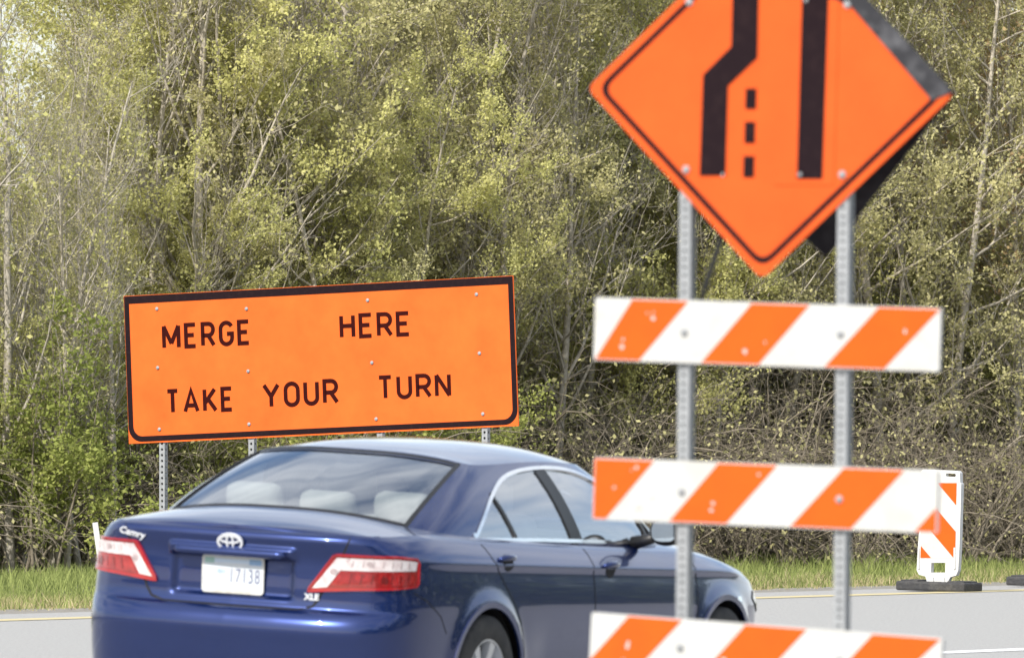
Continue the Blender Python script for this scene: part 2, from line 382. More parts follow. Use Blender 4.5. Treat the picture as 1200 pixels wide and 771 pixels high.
for tl, tr, br, bl, stripes, bolts in boards:
    c = [Vector(uv(*p, BC, RY0)) for p in (tl, tr, br, bl)]; ce = sum(c, Vector((0, 0))) / 4
    e1 = ((c[1] - c[0]) + (c[2] - c[3])).normalized(); e2 = Vector((-e1.y, e1.x)); w = ((c[1] - c[0]).length + (c[2] - c[3]).length) / 4; h = ((c[0] - c[3]).dot(e2) + (c[1] - c[2]).dot(e2)) / 4
    fw = lambda p: tuple(ce + e1 * p[0] + e2 * p[1])
    fl = lambda px, py: ((Vector(uv(px, py, BC, RY0)) - ce).dot(e1), (Vector(uv(px, py, BC, RY0)) - ce).dot(e2))
    rail = prism('rail', [fw(p) for p in round_rect(-w, w, -h, h, 0.006, 2)], RY0, -PW / 2 - 0.001, M_rail, bar)
    for ta, tb, ba, bb in stripes:
        yt = (tl[1] + (tr[1] - tl[1]) * (ta - tl[0]) / (tr[0] - tl[0])); yb = (bl[1] + (br[1] - bl[1]) * (ba - bl[0]) / (br[0] - bl[0]))
        xs = [fl(ta, yt)[0], fl(tb, yt)[0], fl(bb, yb)[0], fl(ba, yb)[0]]
        poly = clip_rect([(xs[0], h), (xs[1], h), (xs[2], -h), (xs[3], -h)], -w + .003, w - .003, -h + .004, h - .004)
        if len(poly) > 2: prism('stripe', [fw(p) for p in poly], RY0 - 0.0015, RY0 + 0.001, M_orange_r, rail)
    for px, py in bolts:
        q = fw(fl(px, py)); bolt(rail, q[0], RY0 - 0.002, q[1], 0.0125, M_galv)
    for k in range(9):      # chips where the orange film is gone
        u0 = specks.uniform(-w * .9, w * .9); v0 = specks.uniform(-h * .8, h * .8); r0 = specks.uniform(.003, .0085)
        if k < 5: u0 = -w * .78 + specks.uniform(-.05, .08)
        prism('chip', [fw((u0 + r0 * math.cos(a) * specks.uniform(.6, 1.2), v0 + r0 * math.sin(a) * specks.uniform(.6, 1.2))) for a in np.linspace(0, 5.6, 8)], RY0 - 0.0022, RY0 - 0.0005, M_rail, rail)

# ------------------------------------------------------------------ diamond lane sign on the barricade posts
DC = BC.copy()
ds = empty('diamond_sign', DC, (0, 0, ROTZ)); tag(ds, 'orange diamond warning sign with black lane symbols bolted above the striped barricade rails', 'sign')
DY = -PW / 2 - 0.004
d_l, d_b, d_r = (Vector(uv(*p, DC, DY)) for p in ((689, 104), (893.5, 327), (1119, 110)))
dce = (d_l + d_r) / 2; half = ((d_r - d_l).length / 2 + (dce - d_b).length) / 2
hx = (d_r - d_l) / 2; hz = dce - d_b
def dsq(k, r):
    """rounded diamond outline scaled by k"""
    cs = [dce + hx * k, dce + hz * k, dce - hx * k, dce - hz * k]; out = []
    for i in range(4):
        p, a, b = cs[i], cs[i - 1], cs[(i + 1) % 4]; da, db = (a - p).normalized() * r, (b - p).normalized() * r
        for j in range(6):
            t = j / 5; out.append(tuple((p + da) * (1 - t) ** 2 + p * 2 * t * (1 - t) + (p + db) * t * t))
    return out
dpan = prism('panel', dsq(1.0, 0.03), DY - 0.004, DY, M_orange3, ds)
prism('border', dsq(0.948, 0.05), DY - 0.0055, DY - 0.002, M_black, dpan, holes=[dsq(0.906, 0.040)])
D = lambda *ps: [uv(px, py, DC, DY) for px, py in ps]
prism('overlay_plate', D((908, 217), (978, 217), (986, -62), (908, -62)), DY - 0.0065, DY - 0.003, M_orange3, dpan)
prism('lane_symbol', D((861, -60), (891, -60), (888.5, 68), (854, 101), (851, 206), (821, 206), (825, 88), (858, 55)), DY - 0.0075, DY - 0.002, M_black, dpan)
prism('lane_symbol', D((943, -60), (974, -60), (965, 210), (935, 210)), DY - 0.0085, DY - 0.004, M_black, dpan)
for a in ((875, 104, 887.5, 128), (874, 143, 886, 168), (872.5, 183, 885, 208), (876, 64, 888, 66)):
    if a[3] - a[1] > 5: prism('lane_dash', D((a[0], a[1]), (a[2], a[1]), (a[2] - .6, a[3]), (a[0] - .6, a[3])), DY - 0.0075, DY - 0.002, M_black, dpan)
for px, py, r in ((805, 199, .013), (988, 205, .013), (809, 3, .013), (994, 6, .013), (939, 205, .007), (946, 1, .007), (848, 205, .006)):
    q = uv(px, py, DC, DY); bolt(ds, q[0], DY - 0.005 - (.004 if 930 < px < 950 else 0), q[1], r, M_galv)
# second weathered plate behind, its shade put into the dark colour, hinged along the upper right edge and swung back
inv = Matrix.Rotation(-ROTZ, 3, 'Z')
A = inv @ (at(1117, 111, 36.28) - DC); Ls = 0.80
u2 = inv @ Vector((-.466, .64, -.611)).normalized(); u1 = Vector((.725, -.116, -.675)); u1 = inv @ u1
u1 = (u1 - u2 * u1.dot(u2)).normalized(); nn = u1.cross(u2).normalized() * 0.012
strip_px = ((1093, 117.5), (1118, 108), (1018, 1), (962, -58), (938, -49), (996, 5))
prism('edge_strip', [uv(*p, DC, DY) for p in strip_px], DY - 0.010, DY + 0.004, M_dkplate2, ds)
cr = [A, A + u2 * Ls, A + u2 * Ls - u1 * Ls, A - u1 * Ls]
mesh_obj('back_panel', [*cr, *[p + nn for p in cr]], [(0, 1, 2, 3), (7, 6, 5, 4), (0, 4, 5, 1), (1, 5, 6, 2), (2, 6, 7, 3), (3, 7, 4, 0)], M_dkplate, ds)
b1 = uv(851, 262, DC, .06); b2 = uv(821, 352, DC, .06); b1 = Vector((b1[0], .06, b1[1])); b2 = Vector((b2[0], .06, b2[1]))
mesh_obj('brace', *tube_path([b1 + (b1 - b2) * 1.2, b2 + (b2 - b1) * 0.15], 0.0095, 8), M_rod, ds)

# ------------------------------------------------------------------ vertical panels on rubber bases
def channelizer(loc, label):
    e = empty('vertical_panel', loc, (0, 0, ROTZ)); tag(e, label, 'traffic panel', 'vertical panels along the yellow line')
    C = Vector(loc); U = lambda *ps: [uv(px, py, VC) for px, py in ps]
    outer = U((1081, 551.5), (1083.5, 549.8), (1124, 551.5), (1126.5, 554), (1126.8, 565), (1128, 567), (1126, 640), (1124.5, 668), (1122, 674), (1115, 676), (1113, 680), (1113, 688), (1087.5, 687), (1087.5, 680), (1086, 675), (1078.5, 673), (1075.8, 668), (1077, 645), (1079, 620))
    hole = U((1093, 659), (1109.5, 659), (1109.2, 670.5), (1092.5, 670.5)); slot = U((1110.5, 554.2), (1121, 554.8), (1122, 556.5), (1121, 558.6), (1110.5, 558.2), (1109.5, 556.5))
    fr = prism('frame', outer, -0.03, 0.03, M_plast, e, holes=[hole, slot])
    sx0, sx1, sz0, sz1 = 1081.2, 1121.8, 565.5, 653.5
    lo, hi = Vector(uv(sx0, sz1, VC)), Vector(uv(sx1, sz0, VC))
    lean = 0.022
    sh = lambda p: (p[0] + lean * (p[1] - lo.y) - .006, p[1])
    sheet = prism('sheeting', [sh(p) for p in ((lo.x, lo.y), (hi.x, lo.y), (hi.x, hi.y), (lo.x, hi.y))], -0.0325, -0.029, M_rail, fr)
    w = hi.x - lo.x; zz = lambda py: uv(1121.8, py, VC)[1]; rise = 0.367
    for ya, yb in ((591.8, 558), (655.5, 622.7), (719, 686.3)):
        poly = clip_rect([(hi.x, zz(ya)), (hi.x, zz(yb)), (lo.x, zz(yb) + rise), (lo.x, zz(ya) + rise)], lo.x, hi.x, lo.y + .002, hi.y - .002)
        if len(poly) > 2: prism('stripe', [sh(p) for p in poly], -0.0345, -0.031, M_orange_r, sheet)
    # raised ribs of the moulded frame
    for a, b in (((1079, 640), (1078, 668)), ((1121, 640), (1120, 668))):
        pa, pb = Vector(uv(*a, VC)), Vector(uv(*b, VC)); box('rib', ((pa.x + pb.x) / 2, -0.034, (pa.y + pb.y) / 2), (0.018, 0.014, 0.20), M_plast, fr, 0.004)
    for px in (1094, 1107):
        q = uv(px, 679, VC); box('lug', (q[0], -0.034, q[1]), (0.035, 0.016, 0.05), M_plast, fr, 0.004)
    ca = uv(1100.5, 688, VC)
    bm = bmesh.new(); rt = Matrix.Rotation(R(1.4), 3, 'Y')
    bm_box(bm, (ca[0], 0, 0.05), (0.70, 0.40, 0.085), 0.018, rt)
    for k in (-1, 1): bm_box(bm, (ca[0] + k * .235, 0, 0.095 - k * .006), (0.17, 0.3, 0.02), 0.008, rt)
    bm_obj('base', bm, M_rubber, e)
    return e
VC = gnd(1100.5, 693.0); VC.z = 0.0
channelizer(VC, 'white vertical panel with orange stripes standing upright on black rubber base beside the barricade rails')
vp2 = VC + RD * 0.0 + Vector(((1246 - 1100.5) / F * 110, 3.2, 0))
channelizer(vp2, 'white vertical panel farther along the yellow line than the one beside the barricade rails')

# thin white marker post beyond the car
mk0, mk1 = gnd(124, 702), None
t0 = at(111.5, 612, mk0.y) - mk0
bm = bmesh.new(); dirv = t0.normalized()
rq = Vector((0, 0, 1)).rotation_difference(dirv).to_matrix()
bm_box(bm, dirv * (t0.length / 2 - .05), (0.05, 0.02, t0.length + .1), 0.005, rq)
mk = bm_obj('marker_post', bm, M_plast); mk.location = mk0; tag(mk, 'thin white leaning marker post in the grass behind the blue car', 'marker post')

# ------------------------------------------------------------------ the blue sedan (x forward from rear axle, y left, z up)
def cr_spline(P, n):
    """Catmull-Rom through points, resampled to n points of even arc length"""
    P = np.array(P, float); out = []; Q = np.vstack([2 * P[0] - P[1], P, 2 * P[-1] - P[-2]])
    for i in range(1, len(Q) - 2):
        t = np.linspace(0, 1, 40, endpoint=(i == len(Q) - 3))[:, None]; a, b, c, d = Q[i - 1], Q[i], Q[i + 1], Q[i + 2]
        out.append(0.5 * ((2 * b) + (c - a) * t + (2 * a - 5 * b + 4 * c - d) * t ** 2 + (3 * b - a - 3 * c + d) * t ** 3))
    C = np.vstack(out); s = np.concatenate([[0], np.cumsum(np.linalg.norm(np.diff(C, axis=0), axis=1))])
    if n is None: return C, s
    u = np.linspace(0, s[-1], n); return np.stack([np.interp(u, s, C[:, k]) for k in range(C.shape[1])], 1), u
def lut(xs, ys):
    xs, ys = np.array(xs, float), np.array(ys, float)
    d = np.gradient(ys, xs)
    def f(x):
        x = np.clip(np.asarray(x, float), xs[0], xs[-1]); i = np.clip(np.searchsorted(xs, x) - 1, 0, len(xs) - 2)
        h = xs[i + 1] - xs[i]; t = (x - xs[i]) / h
        return (2*t**3-3*t**2+1)*ys[i] + (t**3-2*t**2+t)*h*d[i] + (-2*t**3+3*t**2)*ys[i+1] + (t**3-t**2)*h*d[i+1]
    return f
smooth = lambda a, b, x: (lambda t: t * t * (3 - 2 * t))(np.clip((np.asarray(x, float) - a) / (b - a), 0, 1))

NS = 560
PLAN, SU = cr_spline([(-1.065, 0), (-1.058, .28), (-1.03, .52), (-.965, .70), (-.84, .815), (-.62, .872), (-.2, .897), (.4, .907), (1.4, .91), (2.2, .905), (2.7, .898), (3.05, .88), (3.33, .82), (3.54, .68), (3.67, .45), (3.725, .2), (3.735, 0)], NS)
tg = np.gradient(PLAN, SU, axis=0); tg /= np.linalg.norm(tg, axis=1)[:, None]
NXr = np.clip(tg[:, 1], 0, 1); NXf = np.clip(-tg[:, 1], 0, 1); NY = np.abs(tg[:, 0])        # rear-, front- and side-facing weights
s_of_x = lambda x: np.interp(x, PLAN[40:520, 0], SU[40:520])
ZT = lut([-1.07, -.98, -.85, -.5, 0, 1, 2, 2.45, 2.9, 3.3, 3.6, 3.74], [1.035, 1.036, 1.035, 1.045, 1.03, .995, .965, .95, .90, .825, .75, .70])
Z1 = 0.62
R_low = lut([.19, .24, .30, .40, .50, .575, .60, .62], [.15, .08, .045, .022, .008, .0, .003, .011]); R_up = lut([0, .04, .08, .105, .13, .17, .36, .55, .72, .84, .92, .965, 1], [.011, .022, .036, .050, .066, .070, .073, .074, .070, .056, .050, .058, .085])
S_low = lut([.19, .23, .28, .36, .48, .62], [.10, .05, .026, .012, .002, 0]); S_up = lut([0, .2, .45, .62, .72, .78, .84, .90, .95, 1], [0, .002, .012, .022, .028, .034, .048, .066, .086, .125])
F_up = lut([0, .3, .6, .85, 1], [0, .0, .03, .09, .18])
lowz = list(np.linspace(.19, .60, 26)); upt = list(np.linspace(0, 1, 46)); NL = len(lowz) + len(upt)
def plan_at(s):
    return [np.interp(s, SU, a) for a in (PLAN[:, 0], PLAN[:, 1], NXr, NXf, NY)]
def body_pt(s, z):
    """point on the right half of the lower body wall, perimeter position s (0 = rear centre), height z; returns x, w, z"""
    s = np.asarray(s, float); z = np.asarray(z, float)
    x, w, nr, nf, ny = plan_at(s); zt = ZT(x); t = np.clip((z - Z1) / (zt - Z1), 0, 1); lo = z < Z1
    r = np.where(lo, R_low(z), R_up(t)); sd = np.where(lo, S_low(z), S_up(t)); fr = np.where(lo, R_low(z), F_up(t))
    # deck lip only across the tail; number plate recess in the lid
    rec = 0.030 * smooth(.335, .295, w) * smooth(.70, .73, z) * smooth(.925, .895, z) * (x < -.8)
    barp = 0.028 * smooth(.345, .325, w) * smooth(.89, .906, z) * smooth(.96, .942, z) * (x < -.8)
    # shoulder crease along the side, flared arches
    cre = 0.010 * np.exp(-((z - (0.905 - .022 * x)) / .020) ** 2) * ny * smooth(-.75, -.3, x)
    arch = 0
    for cx in (0.0, 2.775):
        d = np.hypot(x - cx, z - .335); arch = arch + 0.014 * np.exp(-((d - .385) / .05) ** 2)
    door = -0.012 * np.exp(-((z - .50) / .10) ** 2) * smooth(.42, .7, x) * smooth(2.4, 2.1, x)
    return x + nr ** 1.3 * (r + rec - barp) - nf * fr, w - ny ** 1.3 * (sd - cre - arch * ny - door), z
def body_grid():
    P = np.zeros((NL, NS, 3)); x = PLAN[:, 0]; zt = ZT(x)
    for j in range(NL):
        z = np.full(NS, lowz[j]) if j < len(lowz) else Z1 + upt[j - len(lowz)] * (zt - Z1)
        a, b, c = body_pt(SU, z); P[j, :, 0], P[j, :, 1], P[j, :, 2] = a, b, c
    return P
BP = body_grid()
def bsurf(s, z, off=0.0, side=-1):
    """3-D point on the body wall pushed out by off; side -1 = right of the car, +1 = left"""
    e = 0.004
    p = np.array(body_pt(s, z)); ps = np.array(body_pt(s + e, z)) - np.array(body_pt(s - e, z)); pz = np.array(body_pt(s, z + e)) - np.array(body_pt(s, z - e))
    n = np.cross(ps, pz); n = n / (np.linalg.norm(n) + 1e-9)
    if n[1] * (1 if abs(n[1]) > abs(n[0]) else 0) < 0 or (abs(n[0]) >= abs(n[1]) and n[0] > 0 and p[0] < 1): n = -n
    p = p + n * off
    return Vector((float(p[0]), float(side * p[1]), float(p[2])))

M_paint = mat('blue_car_paint', (0.006, 0.021, 0.108), 0.27, metal=0.70, coat=1.0, col2=(0.007, 0.023, 0.116), scale=3)
M_gap = mat('panel_gap', (0.004, 0.004, 0.006), 0.8, var=0.2)
M_trim = mat('black_trim', (0.012, 0.012, 0.013), 0.45, var=0.3)
M_chrome = mat('chrome', (0.75, 0.76, 0.78), 0.12, metal=1.0, var=0.1)
M_badge = mat('badge_metal', (0.70, 0.71, 0.74), 0.35, metal=0.3, var=0.08)
M_satin = mat('satin_alloy', (0.62, 0.63, 0.65), 0.32, metal=0.7, var=0.12)
M_tyre = mat('tyre_rubber', (0.022, 0.022, 0.023), 0.85, col2=(0.045, 0.043, 0.04), scale=14)
M_beige = mat('beige_upholstery', (0.46, 0.455, 0.43), 0.8, var=0.15, scale=12)
M_cabin = mat('cabin_trim', (0.20, 0.19, 0.17), 0.8, var=0.2, scale=9)
M_red = mat('red_lens', (0.33, 0.014, 0.016), 0.12, coat=1.0, col2=(0.16, 0.006, 0.008), scale=26)
M_redb = mat('red_lens_edge', (0.34, 0.012, 0.016), 0.15, coat=0.6, var=0.2)
M_clear = mat('clear_lens', (0.62, 0.58, 0.58), 0.10, coat=1.0, col2=(0.46, 0.38, 0.38), scale=22)
M_facet = mat('reflector_shade', (.40, .33, .33), .2, coat=1.0, var=.3, scale=40); M_redd = mat('deep_red_lens', (.13, .006, .008), .15, coat=1.0, var=.3, scale=40)
M_plate = mat('plate_white', (0.56, 0.59, 0.62), 0.5, col2=(0.50, 0.54, 0.58), scale=10)
M_plink = mat('plate_print', (0.10, 0.11, 0.20), 0.5, var=0.2)
M_plblue = mat('plate_blue', (0.25, 0.40, 0.62), 0.5, var=0.2)
M_plgreen = mat('plate_green', (0.30, 0.46, 0.42), 0.5, var=0.2)
M_head = mat('headlamp_lens', (0.60, 0.58, 0.54), 0.15, coat=1.0, var=0.2)
def glass(name, tint, refl_rough=0.0, extra=0.0):
    m = bpy.data.materials.new(name); m.use_nodes = True; nt = m.node_tree; nt.nodes.clear()
    o = nt.nodes.new('ShaderNodeOutputMaterial'); t = nt.nodes.new('ShaderNodeBsdfTransparent'); g = nt.nodes.new('ShaderNodeBsdfGlossy'); x = nt.nodes.new('ShaderNodeMixShader')
    f = nt.nodes.new('ShaderNodeFresnel'); f.inputs['IOR'].default_value = 1.55; a = nt.nodes.new('ShaderNodeMath'); a.operation = 'ADD'; a.inputs[1].default_value = extra; a.use_clamp = True
    t.inputs['Color'].default_value = (*tint, 1); g.inputs['Color'].default_value = (0.95, 0.97, 1, 1); g.inputs['Roughness'].default_value = refl_rough
    nt.links.new(f.outputs[0], a.inputs[0]); nt.links.new(a.outputs[0], x.inputs[0]); nt.links.new(t.outputs[0], x.inputs[1]); nt.links.new(g.outputs[0], x.inputs[2]); nt.links.new(x.outputs[0], o.inputs['Surface'])
    return m
M_glass = glass('car_glass', (0.80, 0.85, 0.84), 0.0, 0.30)

car = empty('blue_sedan', (0, 0, 0)); tag(car, 'dark blue four door sedan seen from behind, driving past the striped barricade', 'car')

# ---- shells from grids
def grid_faces(P, keep=None, flip=False):
    a, b = P.shape[0], P.shape[1]; F_ = []
    for j in range(a - 1):
        for i in range(b - 1):
            if keep is None or keep[j, i]:
                q = (j * b + i, j * b + i + 1, (j + 1) * b + i + 1, (j + 1) * b + i); F_.append(q[::-1] if flip else q)
    return F_
def shell(name, P, m, parent, keep=None, both=True):
    """grid P (a,b,3) with y = width, mirrored to both sides"""
    Vs, Fs = [], []
    for sd in ((-1, 1) if both else (-1,)):
        Q = P.reshape(-1, 3).copy(); Q[:, 1] *= sd; base = len(Vs); Vs += [tuple(v) for v in Q]
        Fs += [tuple(i + base for i in f) for f in grid_faces(P, keep, flip=(sd == 1))]
    bm = bmesh.new(); bv = [bm.verts.new(v) for v in Vs]
    for f in Fs:
        try: bm.faces.new([bv[i] for i in f])
        except ValueError: pass
    bmesh.ops.remove_doubles(bm, verts=bm.verts[:], dist=0.0004)
    bmesh.ops.delete(bm, geom=[v for v in bm.verts if not v.link_faces], context='VERTS')
    return bm_obj(name, bm, m, parent, smooth=True)
cx_ = (BP[:-1, :-1] + BP[1:, 1:]) / 2
keep = np.ones(cx_.shape[:2], bool)
for wx in (0.0, 2.775): keep &= ~((np.hypot(cx_[..., 0] - wx, cx_[..., 2] - .335) < .378) & (cx_[..., 1] > .6))
body = shell('body', BP, M_paint, car, keep)

# top deck, hood (lines of constant x from the wall's top edge to the centre line)
ZC = lut([-1.07, -.98, -.85, -.5, 0, 1.2, 2.3, 2.6, 3.0, 3.4, 3.6, 3.74], [1.035, 1.052, 1.080, 1.130, 1.13, 1.12, 1.075, 1.045, .985, .885, .80, .70])
top = BP[-1]; NT = 40
CP = np.zeros((NT, NS, 3))
for j in range(NT):
    t = j / (NT - 1); k = 1 - t; CP[j, :, 0] = top[:, 0]; CP[j, :, 1] = top[:, 1] * k
    CP[j, :, 2] = top[:, 2] + (np.maximum(ZC(top[:, 0]), top[:, 2]) - top[:, 2]) * (1 - k ** 2.4)
topw = lambda x: np.interp(x, top[20:540, 0], top[20:540, 1])
def deck_z(x, w):
    tw = topw(x); k = np.clip(w / np.maximum(tw, .02), 0, 1); zt = ZT(x); return zt + (np.maximum(ZC(x), zt) - zt) * (1 - k ** 2.4)

# ---- greenhouse: base outline G0 and roof outline G1 with matching control points
G0c = [(-.53, 0), (-.522, .25), (-.49, .50), (-.425, .655), (-.27, .735), (0, .768), (.40, .782), (.9, .788), (1.45, .788), (1.95, .778), (2.28, .752), (2.44, .67), (2.55, .48), (2.62, .24), (2.64, 0)]
G1c = [(.285, 0), (.292, .24), (.318, .45), (.37, .545), (.45, .572), (.55, .585), (.72, .594), (.98, .60), (1.25, .598), (1.48, .585), (1.64, .56), (1.72, .50), (1.785, .36), (1.81, .18), (1.82, 0)]
Z1c = [1.412, 1.410, 1.392, 1.372, 1.366, 1.367, 1.372, 1.380, 1.380, 1.372, 1.362, 1.362, 1.378, 1.39, 1.393]
NG, NV = 420, 44
def par_spline(P, n):
    P = np.array(P, float); Q = np.vstack([2 * P[0] - P[1], P, 2 * P[-1] - P[-2]]); u = np.linspace(0, len(P) - 1, n); out = []
    for q in u:
        i = min(int(q), len(P) - 2); t = q - i; a, b, c, d = Q[i], Q[i + 1], Q[i + 2], Q[i + 3]
        out.append(0.5 * ((2 * b) + (c - a) * t + (2 * a - 5 * b + 4 * c - d) * t ** 2 + (3 * b - a - 3 * c + d) * t ** 3))
    return np.array(out), u
G0, GU = par_spline(G0c, NG); G1, _ = par_spline([(a, b, c) for (a, b), c in zip(G1c, Z1c)], NG)
G0[:, 1] = np.clip(G0[:, 1], 0, None); G1[:, 1] = np.clip(G1[:, 1], 0, None); G0[[0, -1], 1] = 0; G1[[0, -1], 1] = 0
g0z = deck_z(G0[:, 0], G0[:, 1]) - 0.012
gt = np.gradient(G0, axis=0); gt /= np.linalg.norm(gt, axis=1)[:, None] + 1e-9
gn = np.stack([-gt[:, 1], gt[:, 0]], 1); gn *= np.where((gn * (G0 - np.array([1.0, 0]))).sum(1) < 0, -1, 1)[:, None]
GP = np.zeros((NV, NG, 3))
for j in range(NV):
    v = j / (NV - 1)
    bulge = (0.045 * 4 * v * (1 - v)) + 0.0
    GP[j, :, 0] = G0[:, 0] * (1 - v) + G1[:, 0] * v; GP[j, :, 1] = G0[:, 1] * (1 - v) + G1[:, 1] * v
    GP[j, :, 2] = g0z * (1 - v) + G1[:, 2] * v
    side = np.abs(gn[:, 1]); bl = (0.022 * side + 0.020 * (1 - side)) * 4 * v * (1 - v)
    GP[j, :, 0] += gn[:, 0] * bl; GP[j, :, 1] += gn[:, 1] * bl; GP[j, :, 2] += bl * .6
    ends = np.array([0, NG - 1]); GP[j, ends, 1] = 0
# keep the deck only outside the greenhouse
poly0 = np.vstack([G0, G0[::-1] * [1, -1]])
def in_poly(x, y, P):
    x = np.asarray(x); c = np.zeros(x.shape, bool); j = len(P) - 1
    for i in range(len(P)):
        cond = ((P[i, 1] > y) != (P[j, 1] > y)); xi = (P[j, 0] - P[i, 0]) * (y - P[i, 1]) / (P[j, 1] - P[i, 1] + 1e-12) + P[i, 0]
        c ^= cond & (x < xi); j = i
    return c
cc = (CP[:-1, :-1] + CP[1:, 1:]) / 2
shr = 1.0 - 0.03
pin = poly0.copy(); pin[:, 0] = 1.05 + (pin[:, 0] - 1.05) * .965; pin[:, 1] *= .955
keepc = ~in_poly(cc[..., 0], cc[..., 1], pin)
deck = shell('deck_and_hood', CP, M_paint, body, keepc)

# roof
ZR = lut([.28, .45, .75, 1.1, 1.45, 1.7, 1.82], [1.412, 1.436, 1.456, 1.462, 1.448, 1.415, 1.393])
RP = np.zeros((26, NG, 3))
for j in range(26):
    t = j / 25; k = 1 - t; RP[j, :, 0] = G1[:, 0]; RP[j, :, 1] = G1[:, 1] * k
    RP[j, :, 2] = G1[:, 2] + (np.maximum(ZR(G1[:, 0]), G1[:, 2]) - G1[:, 2]) * (1 - k ** 2.6)

# window openings: side glass outline in (x, z), rear and front screens by grid index
DLO = [(.06, 1.018), (.18, 1.098), (.32, 1.185), (.45, 1.25), (.60, 1.302), (.80, 1.335), (1.05, 1.350), (1.30, 1.346), (1.50, 1.325), (1.66, 1.288), (1.85, 1.215), (2.05, 1.12), (2.20, 1.035), (2.22, .985), (1.9, .988), (1.4, .998), (.8, 1.010)]
DLOn = np.array(DLO)
gc = (GP[:-1, :-1] + GP[1:, 1:]) / 2
uc = (GU[:-1] + GU[1:]) / 2; vc = (np.arange(NV - 1) + .5) / (NV - 1)
side_zone = ((uc > 4.2) & (uc < 10.6))[None, :] & np.ones((NV - 1, 1), bool)
hole = in_poly(gc[..., 0], gc[..., 2], DLOn) & side_zone
rear_edge = 2.80
hole |= ((uc < rear_edge)[None, :] & ((vc > .055) & (vc < .93))[:, None])
hole |= ((uc > 11.15)[None, :] & ((vc > .05) & (vc < .95))[:, None])
cab = shell('pillars', GP, M_paint, body, ~hole)
roof = shell('roof', RP, M_paint, body)

# surface samplers
from mathutils.bvhtree import BVHTree
def bvh(P):
    Q = P.reshape(-1, 3).copy(); Q[:, 1] *= -1
    return BVHTree.FromPolygons([tuple(v) for v in Q], grid_faces(P))
BV_G = bvh(GP)
def gside(x, z, off=0.0, side=-1):
    h = BV_G.ray_cast(Vector((x, -3, z)), Vector((0, 1, 0)))
    p = h[0]; 
    if p is None: p = BV_G.find_nearest(Vector((x, -.7, z)))[0]; nrm = Vector((0, -1, .3)).normalized()
    else:
        nrm = h[1]
        if nrm.y > 0: nrm = -nrm
    p = p + nrm * off
    return Vector((p.x, -side * p.y, p.z)) if side == 1 else p
def patch(name, poly, fn, m, parent, step=0.03, thick=0.0):
    """fill a 2-D outline, cut it into small cells and lay it on a surface by fn(a, b)"""
    bm = bmesh.new(); bm.faces.new([bm.verts.new((p[0], p[1], 0)) for p in poly])
    xs = [p[0] for p in poly]; ys = [p[1] for p in poly]
    for ax, lo, hi in ((0, min(xs), max(xs)), (1, min(ys), max(ys))):
        k = lo + step
        while k < hi - 1e-4:
            no = (1, 0, 0) if ax == 0 else (0, 1, 0); co = (k, 0, 0) if ax == 0 else (0, k, 0)
            bmesh.ops.bisect_plane(bm, geom=bm.verts[:] + bm.edges[:] + bm.faces[:], plane_co=co, plane_no=no, dist=1e-6); k += step
    bmesh.ops.triangulate(bm, faces=[f for f in bm.faces if len(f.verts) > 4])
    for v in bm.verts: v.co = fn(v.co.x, v.co.y)
    return bm_obj(name, bm, m, parent, smooth=True)
def ribbon(name, pts, nrms, w, h, m, parent, closed=False):
    """raised flat band along 3-D points with given normals"""
    V, F_ = [], []; n = len(pts)
    for i in range(n):
        a, b = (pts[i - 1], pts[(i + 1) % n]) if closed else (pts[max(i - 1, 0)], pts[min(i + 1, n - 1)])
        t = (b - a).normalized(); nr = nrms[i].normalized(); c = t.cross(nr).normalized() * (w / 2)
        V += [pts[i] - c - nr * .006, pts[i] - c * .85 + nr * h, pts[i] + c * .85 + nr * h, pts[i] + c - nr * .006]
    for i in range(n if closed else n - 1):
        j = (i + 1) % n
        for k in range(3): F_.append((i * 4 + k, i * 4 + k + 1, j * 4 + k + 1, j * 4 + k))
    if not closed: F_ += [(0, 3, 2, 1), ((n - 1) * 4, (n - 1) * 4 + 1, (n - 1) * 4 + 2, (n - 1) * 4 + 3)]
    return mesh_obj(name, V, F_, m, parent, smooth=False)
def dense(poly, step=0.02, closed=False):
    out = []; n = len(poly)
    for i in range(n if closed else n - 1):
        a, b = Vector(poly[i]), Vector(poly[(i + 1) % n]); k = max(1, int((b - a).length / step))
        for j in range(k): out.append(tuple(a + (b - a) * (j / k)))
    if not closed: out.append(tuple(poly[-1]))
    return out
def on_body(pts, side, name, w, h, m, parent, closed=False, step=0.02):
    q = dense(pts, step, closed); P = [bsurf(s, z, 0, side) for s, z in q]; Pn = [bsurf(s, z, .01, side) - bsurf(s, z, 0, side) for s, z in q]
    return ribbon(name, P, Pn, w, h, m, parent, closed)
def on_cab(pts, side, name, w, h, m, parent, closed=False, step=0.02):
    q = dense(pts, step, closed); P = [gside(x, z, 0, side) for x, z in q]; Pn = [gside(x, z, .01, side) - gside(x, z, 0, side) for x, z in q]
    return ribbon(name, P, Pn, w, h, m, parent, closed)

